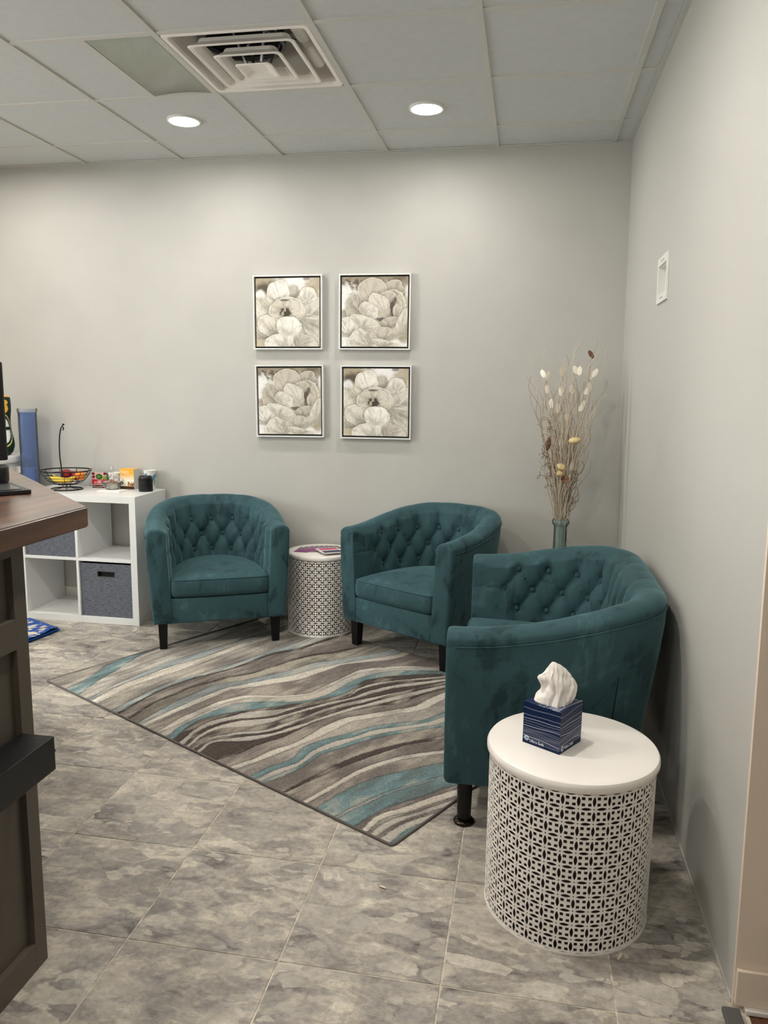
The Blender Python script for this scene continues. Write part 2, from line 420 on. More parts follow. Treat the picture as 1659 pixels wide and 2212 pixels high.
def right_wall_mat(name):
    """wall paint with the old scuffs beside the corner"""
    m, t, p = base(name); L = t.links
    tc = nd(t, 'ShaderNodeTexCoord'); sx = nd(t, 'ShaderNodeSeparateXYZ'); L.new(tc.outputs['Object'], sx.inputs[0])
    mp = nd(t, 'ShaderNodeMapping'); mp.inputs['Scale'].default_value = (1, 24, 1.1); L.new(tc.outputs['Object'], mp.inputs[0])
    n = nd(t, 'ShaderNodeTexNoise'); n.inputs['Scale'].default_value = 1.0; n.inputs['Detail'].default_value = 3
    L.new(mp.outputs[0], n.inputs['Vector'])
    st = nd(t, 'ShaderNodeMapRange'); st.inputs['From Min'].default_value = .48; st.inputs['From Max'].default_value = .6
    L.new(n.outputs['Fac'], st.inputs[0])
    def win(out, a, b, c, d):
        u = nd(t, 'ShaderNodeMapRange', interpolation_type='SMOOTHSTEP'); u.inputs['From Min'].default_value = a; u.inputs['From Max'].default_value = b; L.new(out, u.inputs[0])
        v = nd(t, 'ShaderNodeMapRange', interpolation_type='SMOOTHSTEP'); v.inputs['From Min'].default_value = c; v.inputs['From Max'].default_value = d
        v.inputs['To Min'].default_value = 1; v.inputs['To Max'].default_value = 0; L.new(out, v.inputs[0])
        w = nd(t, 'ShaderNodeMath', operation='MULTIPLY'); L.new(u.outputs[0], w.inputs[0]); L.new(v.outputs[0], w.inputs[1]); return w.outputs[0]
    wy = win(sx.outputs['Y'], -.5, -.42, -.12, -.02); wz = win(sx.outputs['Z'], .1, .4, 1.25, 1.65)
    a = nd(t, 'ShaderNodeMath', operation='MULTIPLY'); L.new(wy, a.inputs[0]); L.new(wz, a.inputs[1])
    b = nd(t, 'ShaderNodeMath', operation='MULTIPLY'); L.new(a.outputs[0], b.inputs[0]); L.new(st.outputs[0], b.inputs[1])
    c = nd(t, 'ShaderNodeMath', operation='MULTIPLY'); c.inputs[1].default_value = .55; L.new(b.outputs[0], c.inputs[0])
    mx = nd(t, 'ShaderNodeMix', data_type='RGBA'); mx.inputs[6].default_value = lin((189, 187, 180)); mx.inputs[7].default_value = lin((124, 121, 116))
    L.new(c.outputs[0], mx.inputs[0]); L.new(mx.outputs[2], p.inputs['Base Color'])
    p.inputs['Roughness'].default_value = .55
    n2 = nd(t, 'ShaderNodeTexNoise'); n2.inputs['Scale'].default_value = 260; L.new(tc.outputs['Object'], n2.inputs['Vector'])
    bp = nd(t, 'ShaderNodeBump'); bp.inputs['Strength'].default_value = .1; bp.inputs['Distance'].default_value = .004
    L.new(n2.outputs['Fac'], bp.inputs['Height']); L.new(bp.outputs[0], p.inputs['Normal'])
    return m
M['wall_r'] = right_wall_mat('right_wall_paint')

# ------------------------------------------------------------------ room shell
def struct(o):
    o['kind'] = 'structure'; return o
ZT = 3.06
struct(bx('wall_back', ROOM_X0-.1, .2, 0, .12, -.03, ZT, M['wall']))
XC, XF = 0.0245, 0.065     # the right wall leans a little: x at the ceiling / at the floor
def wx(z): return XF+(XC-XF)*z/H
YE = -2.772                # outer corner of the right wall
# right wall with the opening for the recessed plate
PY0, PY1, PZ0, PZ1 = -1.336, -1.150, 1.792, 1.905
bm = bmesh.new()
ys = [0.0, PY1, PY0, YE]; zs = [-.03, PZ0, PZ1, ZT]
V = {}
for i, y in enumerate(ys):
    for j, z in enumerate(zs):
        V[i, j] = bm.verts.new((wx(z), y, z))
        V[i, j, 'b'] = bm.verts.new((wx(z)+.11, y, z))
for i in range(3):
    for j in range(3):
        if (i, j) == (1, 1): continue
        bm.faces.new((V[i, j], V[i+1, j], V[i+1, j+1], V[i, j+1]))
        bm.faces.new((V[i, j, 'b'], V[i, j+1, 'b'], V[i+1, j+1, 'b'], V[i+1, j, 'b']))
for i in range(3):
    bm.faces.new((V[i, 0], V[i, 0, 'b'], V[i+1, 0, 'b'], V[i+1, 0])); bm.faces.new((V[i, 3], V[i+1, 3], V[i+1, 3, 'b'], V[i, 3, 'b']))
for j in range(3):
    bm.faces.new((V[0, j], V[0, j+1], V[0, j+1, 'b'], V[0, j, 'b'])); bm.faces.new((V[3, j], V[3, j, 'b'], V[3, j+1, 'b'], V[3, j+1]))
q = [(1, 1), (2, 1), (2, 2), (1, 2)]
for k in range(4):
    a, b = q[k], q[(k+1) % 4]
    bm.faces.new((V[a], V[b], V[b+('b',)], V[a+('b',)]))
wall_right = struct(bobj('wall_right', bm, M['wall_r']))
struct(bx('trim_1', XF-.003, XF+.004, YE, -.02, 0, .009, M['wall']))
# wall that turns the corner to the right, its plinth and the brown floor beyond
bm = bmesh.new()
va = [bm.verts.new(p) for p in ((XF+.0002, YE-.013, -.03), (2.2, YE-.013, -.03), (2.2, YE-.013, ZT), (wx(ZT)+.0002, YE-.013, ZT))]
vb = [bm.verts.new((v.co.x, YE, v.co.z)) for v in va]
bm.faces.new(va); bm.faces.new(vb)
for k in range(4): bm.faces.new((va[k], va[(k+1) % 4], vb[(k+1) % 4], vb[k]))
struct(bobj('wall_front', bm, M['wall_beige']))
struct(bx('baseboard_front', XF+.001, 2.2, YE-.025, YE-.013, .012, .100, M['wall_beige'], bev=.002))
struct(bx('trim_2', XF+.022, 2.2, YE-.038, YE-.014, .0, .012, M['trim'], bev=.003))
struct(bx('trim_3', XF-.030, XF+.010, -6.8, YE-.030, -.002, .012, M['rubber'], bev=.005))
struct(bx('floor_2', XF+.03, 2.2, -6.9, YE-.014, -.03, -.001, M['browood']))
# left wall with an assumed wide window behind the desk (out of frame)
WY0, WY1, WZ0, WZ1 = -5.6, -2.2, .85, 2.35
bm = bmesh.new()
for a in ((ROOM_Y0, WY0, -.03, ZT), (WY1, 0, -.03, ZT), (WY0, WY1, -.03, WZ0), (WY0, WY1, WZ1, ZT)): box(bm, ROOM_X0-.1, ROOM_X0, *a)
struct(bobj('wall_left', bm, M['wall']))
wn = bmesh.new()
for a in ((WY0, WY0+.05, WZ0, WZ1), (WY1-.05, WY1, WZ0, WZ1), (WY0, WY1, WZ0, WZ0+.05), (WY0, WY1, WZ1-.05, WZ1), ((WY0+WY1)/2-.025, (WY0+WY1)/2+.025, WZ0, WZ1)): box(wn, ROOM_X0-.07, ROOM_X0-.01, *a)
win_ = struct(bobj('assumed_window_1', wn, M['white']))  # unseen window, assumed and added to let the fill light in
bx('pane', ROOM_X0-.045, ROOM_X0-.04, WY0+.05, WY1-.05, WZ0+.05, WZ1-.05, M['glass_clear'], win_)
struct(bx('wall_rear', ROOM_X0-.1, 2.3, ROOM_Y0-.1, ROOM_Y0, -.03, ZT, M['wall']))
struct(bx('wall_side', 2.2, 2.3, ROOM_Y0, YE+.1, -.03, ZT, M['wall']))
struct(bx('baseboard_back', ROOM_X0, XF, -.011, 0, 0, .10, M['trim'], bev=.003))
# floor: grout bed + single tiles
floor = struct(bx('floor', ROOM_X0, XF+.03, ROOM_Y0, 0, -.03, -.0018, M['grout']))
bm = bmesh.new(); g = .0022
box(bm, g, FT-g, g, FT-g, -.02, 0, bev=.0012)
bmesh.ops.recalc_face_normals(bm, faces=bm.faces)
tile_me = bpy.data.meshes.new('floor_tile'); bm.to_mesh(tile_me); bm.free(); tile_me.materials.append(M['slate'])
rnd = random.Random(4)
x_end = XF+.001
def clipped_tile(x, y, x1, y1):
    bm = bmesh.new(); box(bm, g, x1-x-g, g, y1-y-g, -.02, 0, bev=.0012)
    bmesh.ops.recalc_face_normals(bm, faces=bm.faces)
    me = bpy.data.meshes.new('floor_tile'); bm.to_mesh(me); bm.free(); me.materials.append(M['slate']); return me
for i in range(-6, 4):
    for j in range(-4, 7):
        x, y = FX+i*FT, FY+j*FT
        x1, y1 = min(x+FT, x_end), min(y+FT, 0.0)
        if x1-x < .02 or y1-y < .02: continue
        full = x1 == x+FT and y1 == y+FT
        o = bpy.data.objects.new('floor_tile', tile_me if full else clipped_tile(x, y, x1, y1)); C.objects.link(o)
        o.parent = floor; o.location = (x, y, 0)
# rest of the floor beyond the frame
fo = bobj('floor_field', (lambda b: (box(b, ROOM_X0, FX-6*FT-g, ROOM_Y0, -.001, -.02, 0), box(b, FX-6*FT, XF, ROOM_Y0, FY-4*FT-g, -.02, 0), b)[-1])(bmesh.new()), M['slate'], floor)
fo['kind'] = 'stuff'
# ceiling: slab above, tees and single lay-in tiles
ceil = struct(bx('ceiling', ROOM_X0, 2.2, ROOM_Y0, 0, ZT-.04, ZT, M['tile_c']))
HW = .013
xs = [XC]+[TX-i*T for i in range(9)]+[ROOM_X0]
ys = [0]+[R1-j*T for j in range(11)]+[ROOM_Y0]
for x in xs[1:-1]:
    bx('ceiling_tee', x-HW, x+HW, ROOM_Y0, 0, H, H+.03, M['tee'], ceil)
for a, b in zip(xs, xs[1:]):
    x1, x0 = a-(HW if a != XC else .02), b+HW
    for y in ys[1:-1]:
        bx('cross_tee', x0, x1, y-HW, y+HW, H+.0012, H+.03, M['tee'], ceil)
bx('wall_angle', XC-.02, XC, ROOM_Y0, 0, H, H+.004, M['tee'], ceil)
bx('wall_angle', ROOM_X0, XC-.02, -.02, 0, H+.001, H+.005, M['tee'], ceil)
DIFF = (3, 2)              # cell of the air diffuser; the slotted panel fills half of the next cell
lamps = {(-.99, -.637): 1, (-2.208, -.640): 1}
LX = [-.99, -2.208, -3.427, -4.646]; LY = [-.64, -2.47, -4.30, -6.13]
tile_shared = {}
for i, (a, b) in enumerate(zip(xs, xs[1:])):
    for j, (c, d) in enumerate(zip(ys, ys[1:])):
        x1, x0, y1, y0 = a-.004, b+.004, c-.004, d+.004
        if (i, j) == (3, 2): continue            # diffuser
        if (i, j) == (4, 2): x1 = (a+b)/2-.004; x0 = b+.004    # half tile beside the slotted panel
        key = (round(x1-x0, 4), round(y1-y0, 4))
        if key not in tile_shared:
            bm = bmesh.new(); box(bm, -key[0]/2, key[0]/2, -key[1]/2, key[1]/2, 0, .016, bev=.002)
            bmesh.ops.recalc_face_normals(bm, faces=bm.faces)
            me = bpy.data.meshes.new('ceiling_tile'); bm.to_mesh(me); bm.free(); me.materials.append(M['tile_c']); tile_shared[key] = me
        o = bpy.data.objects.new('ceiling_tile', tile_shared[key]); C.objects.link(o); o.parent = ceil
        o.location = ((x0+x1)/2, (y0+y1)/2, H+.0065)
xm = (xs[4]+xs[5])/2
bx('cross_tee', xm-HW, xm+HW, ys[3]+HW, ys[2]-HW, H+.0006, H+.03, M['tee'], ceil)
bx('ceiling_field', XF+.15, 2.2, ROOM_Y0, YE-.02, H, H+.02, M['tile_c'], ceil)

# ------------------------------------------------------------------ disc ceiling lights
M['lens'] = mat('lamp_lens', (255, 255, 255), .5)
b_ = M['lens'].node_tree.nodes['Principled BSDF']
b_.inputs['Emission Color'].default_value = LAMPC+(1,); b_.inputs['Emission Strength'].default_value = LAMP
M['lens_warm'] = M['lens'].copy()
b_ = M['lens_warm'].node_tree.nodes['Principled BSDF']
b_.inputs['Emission Color'].default_value = LAMPW+(1,); b_.inputs['Emission Strength'].default_value = LAMP2
ring_me = lens_me = lens_warm = None
def lamp(x, y, label, group, warm):
    global ring_me, lens_me, lens_warm
    t = thing('ceiling_light', label, 'ceiling light', (x, y, H+.004), 0, group)
    if ring_me is None:
        r = lobj('trim_ring', [(.069, -.001), (.071, -.007), (.078, -.008), (.083, -.004), (.0835, .003), (.069, .003)], M['white_plastic'], t, 48, close=True)
        l = lobj('lens', [(0, -.004), (.0695, -.004), (.0695, .001), (0, .001)], M['lens'], t, 48, smooth=False)
        ring_me, lens_me = r.data, l.data; lens_warm = l.data.copy(); lens_warm.materials.clear(); lens_warm.materials.append(M['lens_warm'])
        if warm: l.data = lens_warm
    else:
        for n, me in (('trim_ring', ring_me), ('lens', lens_warm if warm else lens_me)):
            o = bpy.data.objects.new(n, me); C.objects.link(o); o.parent = t
for x in LX:
    for y in LY:
        if y > -1 and x == LX[0]: lb, gr = 'lit white disc ceiling light right of the square air diffuser, right one of two', 'disc ceiling lights'
        elif y > -1 and x == LX[1]: lb, gr = 'lit white disc ceiling light below the grey slotted panel, left one of two', 'disc ceiling lights'
        else: lb, gr = 'assumed lit disc ceiling light outside the frame, beside or behind the camera', 'assumed disc ceiling lights out of view'
        lamp(x, y, lb, gr, -3 < y < -1)  # discs out of frame are assumed, added to light the room

# ------------------------------------------------------------------ slotted return panel, air diffuser
t = thing('ceiling_grille', 'grey finely slotted ceiling panel left of the open square diffuser', 'ceiling vent', ((xs[4]+xm)/2, (ys[2]+ys[3])/2, H))
def grille_mat():
    m, tt, p = base('slotted_grey_panel'); L = tt.links
    tc = nd(tt, 'ShaderNodeTexCoord'); w = nd(tt, 'ShaderNodeTexWave'); w.inputs['Scale'].default_value = 55; w.bands_direction = 'X'
    L.new(tc.outputs['Object'], w.inputs['Vector'])
    r = nd(tt, 'ShaderNodeValToRGB'); r.color_ramp.elements[0].color = lin((166, 168, 156)); r.color_ramp.elements[1].color = lin((208, 210, 198))
    L.new(w.outputs['Fac'], r.inputs[0]); L.new(r.outputs[0], p.inputs['Base Color']); p.inputs['Roughness'].default_value = .6
    bp = nd(tt, 'ShaderNodeBump'); bp.inputs['Distance'].default_value = .002; L.new(w.outputs['Fac'], bp.inputs['Height']); L.new(bp.outputs[0], p.inputs['Normal'])
    return m
hw = (xs[4]-xm)/2-HW; hd = T/2-HW
P = np.zeros((2, 25, 3))
for k, yy in enumerate((-hd, hd)):
    for i in range(25):
        u = -1+2*i/24; P[k, i] = (hw*u, yy, .002+(.010 if k else .004)*(1-u*u))
o = link('slotted_face', grid_mesh('slotted_face', P), grille_mat(), t)
mo = o.modifiers.new('s', 'SOLIDIFY'); mo.thickness = .004; mo.offset = 1

dx, dy = (xs[3]+xs[4])/2, (ys[2]+ys[3])/2
t = thing('air_diffuser', 'white square air diffuser with nested louvre rings and open black duct', 'ceiling vent', (dx, dy, H))
def ring_bm(hs, flare=.0):
    """square ring lofted through (half size, z) with rounded corners"""
    bm = bmesh.new(); rows = []
    for h, z in hs:
        row = []; rc = min(.02, h*.25)
        for k, (sx, sy) in enumerate(((1, 1), (-1, 1), (-1, -1), (1, -1))):
            for a in range(4):
                th = k*PI/2+a*PI/6
                row.append(bm.verts.new((sx*(h-rc)+rc*math.cos(th), sy*(h-rc)+rc*math.sin(th), z)))
        rows.append(row)
    for a, b in zip(rows, rows[1:]):
        n = len(a)
        for k in range(n): bm.faces.new((a[k], a[(k+1) % n], b[(k+1) % n], b[k]))
    return bm
h0 = T/2-HW
o = bobj('frame_flange', ring_bm([(h0, .004), (h0-.004, -.0005), (h0-.02, .0005), (h0-.024, .012), (h0-.03, .06), (h0-.045, .12), (h0-.06, .2), (h0-.06, .21), (h0-.02, .21), (h0, .004)]), M['white_metal'], t)
o = bobj('plenum_top', (lambda b: (box(b, -h0, h0, -h0, h0, .2, .215), b)[-1])(bmesh.new()), M['grey_metal'], t)
lobj('duct_collar', [(.165, .199), (.165, .085), (.158, .085), (.158, .185), (0, .186)], M['dark'], t, 40, loc=(-.065, .01, 0))
lobj('duct_rim', [(.153, .09), (.158, .076), (.172, .076), (.174, .095), (.158, .1)], M['black_plastic'], t, 40, close=True, loc=(-.065, .01, 0))
for hs, z in ((.215, -.009), (.14, -.02)):
    o = bobj('louvre_ring', ring_bm([(hs-.004, z+.002), (hs, z-.001), (hs-.006, z-.004), (hs-.018, z-.001), (hs-.034, z+.022), (hs-.038, z+.036), (hs-.034, z+.037), (hs-.028, z+.022), (hs-.004, z+.002)]), M['white_metal'], t)
    o.location = (0, -.004, 0)
bm = ring_bm([(.075, -.030), (.072, -.034), (.062, -.033), (.034, -.018)])
bm.faces.new([v for v in bm.verts][-16:]); bm.verts.ensure_lookup_table()
o = bobj('centre_cone', bm, M['white_metal'], t)
for sx, sy in ((-.10, -.06), (.10, .05), (.07, -.10), (-.07, .09)):
    bm = bmesh.new(); tube(bm, [(sx*2.0, sy*2.0, .03), (sx*1.7, sy*1.7, .1), (sx*.9, sy*.9, .11), (sx*.4, sy*.4, -.012)], .006, 4)
    bobj('hanger_bracket', bm, M['grey_metal'], t)
for sx, sy, sz in ((.235, .06, .03), (.225, -.13, .05), (-.2, .19, .05)):
    o = lobj('duct_sleeve', [(0, -.14), (.03, -.13), (.05, -.09), (.052, .06), (.035, .12), (0, .13)], M['white_plastic'], t, 20)
    o.rotation_euler = (PI/2, 0, 0 if sx > 0 else PI/2); o.scale = (.62, .62, .8); o.location = (sx*.93, sy, sz+.02)
# ------------------------------------------------------------------ tub chairs and the loveseat
RUGT = .0075
HWc, HB, YF, YB, ZA, ZB, ZS = .3787, .3504, .2072, .4785, .6284, .7199, .150
def rim_path(d, n=2.3, step=.0115):
    a = np.linspace(0, PI/2, 200)
    x = -HWc*np.cos(a)**(2/n); y = -YB*np.sin(a)**(2/n)
    x = np.concatenate([[-HWc], x-0*0]); y = np.concatenate([[YF], y])
    X = np.concatenate([x-d, -(x[::-1])+d]); Y = np.concatenate([y, y[::-1]])
    s = np.concatenate([[0], np.cumsum(np.hypot(np.diff(X), np.diff(Y)))])
    n_ = int(s[-1]/step); q = np.linspace(0, s[-1], n_)
    X = np.interp(q, s, X); Y = np.interp(q, s, Y)
    for _ in range(6):
        X[1:-1] = (X[:-2]+2*X[1:-1]+X[2:])/4; Y[1:-1] = (Y[:-2]+2*Y[1:-1]+Y[2:])/4
    tx, ty = np.gradient(X), np.gradient(Y); L = np.hypot(tx, ty); tx /= L; ty /= L
    NX, NY = ty, -tx                    # left normal rotated: points outward for this direction
    if (NX*X+NY*(Y-0)).sum() < 0: NX, NY = -NX, -NY
    k = np.clip((YF-Y)/(YF+YB), 0, 1); k = k*k*(3-2*k)
    return X, Y, NX, NY, k, ZA+(ZB-ZA)*k
U0, DU, ZR1, DZ = 0.0, .127, .617, .0875
def inner_d(z, zr, k):
    return .102+(.018+.05*k)*(zr-z)/(zr-.3)
def build_shell(d):
    X, Y, NX, NY, k, zr = rim_path(d)
    n = len(X)
    ix, iy = X-NX*.115, Y-NY*.115
    l = np.concatenate([[0], np.cumsum(np.hypot(np.diff(ix), np.diff(iy)))]); tot = l[-1]; lc = l-tot/2
    front = np.minimum(l, tot-l)
    prof = []                         # columns of (d inward, z)
    db = .028+.05*k
    for f in (0, .25, .5, .75, .93):
        prof.append((db*(1-f)**1.3, ZS+(zr-.03-ZS)*f))
    prof.append((0*zr+.001, zr-.016)); prof.append((0*zr+.004, zr-.008))
    for a in np.linspace(0, PI, 13)[1:-1]:
        ff = sstep(.08, .2, front)*.25*k
        u = (lc-U0)/DU
        pl = ff*.012*(np.abs(np.sin(PI*u))**.5-1)*math.sin(a)
        prof.append((.052-.054*math.cos(a), zr-.006+.043*math.sin(a)+pl))
    NZ = 44
    for j in range(NZ):
        f = (j/(NZ-1))
        z = (zr-.008)+(.29-(zr-.008))*f
        dd = inner_d(z, zr, k)
        u = (lc-U0)/DU; v = (z-ZR1)/DZ
        vv = np.where(v > 0, 0, np.where(v < -2, -2, v))
        p = u+vv/2; q = u-vv/2
        puff = (np.abs(np.sin(PI*p))*np.abs(np.sin(PI*q)))**.42
        fade = sstep(.10, .16, front)
        top = np.where(v > 0, np.exp(-(v/1.1)**2)*.8+.2*(k > .2)*np.clip(1-f*0, 0, 1), 1.0)
        top = np.where(v < -2, np.exp(-((v+2)/.9)**2), top)
        groove = np.exp(-((z-(ZR1-DZ))/.006)**2)*(1-sstep(.09, .13, front))*sstep(0, .02, front)
        dd = dd + .027*(puff*fade*top+.55*(1-fade)*sstep(0, .09, front)+ .55*fade*(1-top)) - .005*groove
        # dimples at the buttons
        for r in range(3):
            zb = ZR1-r*DZ; off = .5 if r == 1 else 0
            du = (u-off-np.round(u-off))*DU
            g = np.exp(-(du**2+(z-zb)**2)/(.020**2))*sstep(.10, .13, front)
            dd = dd-.014*g
        prof.append((dd, z+0*zr))
    prof.append((prof[-1][0]+.004, 0*zr+.24)); prof.append((prof[-1][0], 0*zr+ZS))
    m = len(prof)
    D = np.stack([np.broadcast_to(a, (n,)) for a, _ in prof], 1); Zz = np.stack([np.broadcast_to(b, (n,)) for _, b in prof], 1)
    P = np.zeros((n, m, 3))
    P[:, :, 0] = X[:, None]-NX[:, None]*D; P[:, :, 1] = Y[:, None]-NY[:, None]*D; P[:, :, 2] = Zz
    # rounded front ends
    def endring(row, dy, s):
        c = row.mean(0); r = c+(row-c)*np.array([s, 1, 1+(s-1)*.35]); r = r.copy(); r[:, 1] = row[:, 1]+dy; return r
    P = np.concatenate([[endring(P[0], .018, .80), endring(P[0], .0165, .90), endring(P[0], .008, .975)], P, [endring(P[-1], .008, .975), endring(P[-1], .0165, .90), endring(P[-1], .018, .80)]])
    N = len(P)
    verts = P.reshape(-1, 3).tolist(); faces = []
    for i in range(N-1):
        for j in range(m):
            j2 = (j+1) % m
            faces.append((i*m+j, (i+1)*m+j, (i+1)*m+j2, i*m+j2))
    me = bpy.data.meshes.new('tub_shell'); me.from_pydata(verts, [], faces)
    bm = bmesh.new(); bm.from_mesh(me); bm.verts.ensure_lookup_table()
    for st in (0, (N-1)*m):
        f = bm.faces.new([bm.verts[st+j] for j in range(m)])
        bmesh.ops.triangulate(bm, faces=[f])
    bmesh.ops.recalc_face_normals(bm, faces=bm.faces)
    bm.to_mesh(me); bm.free()
    # button positions on the padded surface
    btn = []
    for r in range(3):
        z = ZR1-r*DZ; off = .5 if r == 1 else 0
        for i in range(-14, 15):
            s = (i+off)*DU+U0
            if abs(s) > tot/2-.125: continue
            ii = int(np.argmin(np.abs(lc-s)))
            dd = inner_d(z, zr[ii], k[ii])-.004
            btn.append(((X[ii]-NX[ii]*dd, Y[ii]-NY[ii]*dd, z), math.atan2(-NY[ii], -NX[ii])))
    rim = [(X[i]+NX[i]*.001, Y[i]+NY[i]*.001, zr[i]-.012) for i in range(n)]
    # cushion outline: the inside of the shell at seat height
    dd = [inner_d(.38, zr[i], k[i])-.0+.009 for i in range(n)]
    out = [(X[i]-NX[i]*dd[i], Y[i]-NY[i]*dd[i]) for i in range(n)]
    return me, btn, rim, out
def build_cushion(out, par):
    n = len(out); xl, xr = out[0][0], out[-1][0]
    poly = list(out[1:-1:2])
    yf = YF+.020
    m = 24
    fr = [(xr+(xl-xr)*(i/m), yf+.006*math.sin(PI*i/m)) for i in range(m+1)]
    fr[0] = (xr, yf-.004); fr[-1] = (xl, yf-.004)
    poly = poly+fr
    cy = (YF-YB)/2+.05
    bm = bmesh.new(); rows = []
    for s, z in ((.90, .2885), (.955, .292), (.985, .300), (.999, .316), (1.004, .340), (1.0, .372), (.99, .384), (.972, .391), (.93, .398), (.85, .407), (.7, .417), (.5, .424), (.25, .428)):
        rows.append([bm.verts.new((x*s, cy+(y-cy)*s, z)) for x, y in poly])
    for a, b in zip(rows, rows[1:]):
        for k in range(len(a)):
            bm.faces.new((a[k], a[(k+1) % len(a)], b[(k+1) % len(a)], b[k]))
    c = bm.verts.new((0, cy, .429))
    for k in range(len(poly)): bm.faces.new((rows[-1][k], rows[-1][(k+1) % len(poly)], c))
    bm.faces.new(rows[0][::-1])
    o = bobj('seat_cushion', bm, M['velvet'], par, True)
    for z in (.386,):
        bm = bmesh.new()
        s = .991
        tube(bm, [(x*s, cy+(y-cy)*s, z) for x, y in poly], .0034, 5, closed=True)
        bobj('piping', bm, M['velvet'], o, True)
    return o
bm = bmesh.new(); lathe(bm, [(0, .0095), (.005, .0092), (.0105, .0065), (.0138, .0015), (.0130, -.003), (0, -.004)], 12)
bmesh.ops.recalc_face_normals(bm, faces=bm.faces)
btn_me = bpy.data.meshes.new('button'); bm.to_mesh(btn_me); bm.free(); btn_me.materials.append(M['velvet'])
btn_me.polygons.foreach_set('use_smooth', [True]*len(btn_me.polygons))
def build_seat(name, label, cat, d, cups=False):
    t = thing(name, label, cat)
    me, btn, rim, out = build_shell(d)
    sharp(link('tub_shell', me, M['velvet'], t, True), 62)
    for p, a in btn:
        o = bpy.data.objects.new('button', btn_me); C.objects.link(o); o.parent = t
        o.location = p; o.rotation_euler = (0, PI/2, a)
    bm = bmesh.new(); tube(bm, rim[1:-1], .0024, 5); bobj('piping', bm, M['velvet'], t, True)
    w = HWc+d-.075
    bm = bmesh.new(); box(bm, -w, w, -YB+.14, YF+.012, ZS, .287, bev=.008)
    bobj('seat_rail', bm, M['velvet'], t, True); 
    build_cushion(out, t)
    for sx in (-1, 1):
        for fr in (1, 0):
            x = sx*(.3025+d) if fr else sx*(.245+d); y = YF-.05 if fr else -.355
            x2, y2 = (x, y) if fr else (x+sx*.012, y-.045)
            bm = bmesh.new(); rows = []
            if cups and fr: pr_ = [(.0255, ZS+.02), (.0245, .1), (.0225, .012)]; sq = 16
            else: pr_ = [(.035, ZS+.02), (.0335, .12), (.0275, 0)]; sq = 4
            for r, z in pr_:
                f = 1-z/(ZS+.02); cx, cy = x+(x2-x)*f, y+(y2-y)*f
                rows.append([bm.verts.new((cx+r*math.cos(2*PI*(q+.5)/sq), cy+r*math.sin(2*PI*(q+.5)/sq), z)) for q in range(sq)])
            for a, b in zip(rows, rows[1:]):
                for q in range(sq): bm.faces.new((a[q], a[(q+1) % sq], b[(q+1) % sq], b[q]))
            bm.faces.new(rows[0]); bm.faces.new(rows[-1])
            lg = bobj('leg', bm, M['black_wood'], t)
            if cups and sx < 0:
                c = lobj('glide_cup', [(0, 0), (.031, 0), (.035, .003), (.035, .008), (.031, .012), (.0235, .015), (0, .016)], M['bronze'], lg, 24)
                c.location = (x2, y2, -RUGT); tag(c, 'bronze glide cup under the leg')
    return t
def clone(t, **kw):
    c = copyof(t, **kw)
    for ch in list(t.children):
        h = copyof(ch); h.parent = c
        for g in list(ch.children):
            k = copyof(g); k.parent = h
    return c
chair = build_seat('tub_chair', 'teal velvet button-tufted tub chair beside the white cube shelf, left of the small drum table', 'armchair', 0)
chair['group'] = 'teal tub chairs'
chair.location = (-2.147, -.485, RUGT); chair.rotation_euler = (0, 0, -2.6769)
chair2 = clone(chair); chair2.location = (-1.0014, -.4809, RUGT); chair2.rotation_euler = (0, 0, 2.6094)
chair2['label'] = 'teal velvet button-tufted tub chair right of the small drum table, between it and the loveseat'
love = build_seat('loveseat', 'wide teal velvet tufted loveseat against the right wall, behind the large white drum table', 'sofa', .2325, True)
love.location = (-.4547, -1.595, RUGT); love.rotation_euler = (0, 0, 1.5654)
# the open seam low on the loveseat's near side (its local -x side)
bm = bmesh.new()
y0 = -.315
pts = [(-HWc-.2325+.004+.012*f, y0-.004*f, .50-.33*f) for f in (0, .3, .6, 1)]
def seam():
    X, Y, NX, NY, k, zr = rim_path(.2325)
    i = int(np.argmin(np.abs(Y-y0)+1e3*(X > 0)))
    P = []
    for z in np.linspace(.17, .53, 10):
        f = (z-ZS)/(zr[i]-.03-ZS); d = (.028+.05*k[i])*(1-f)**1.3-.0012
        P.append((X[i]-NX[i]*d, Y[i]-NY[i]*d, z))
    return P
tube(bm, seam(), .0042, 6, r2=.0012)
o = bobj('side_seam', bm, M['zip'], love); tag(o, 'dark open seam on the near side')

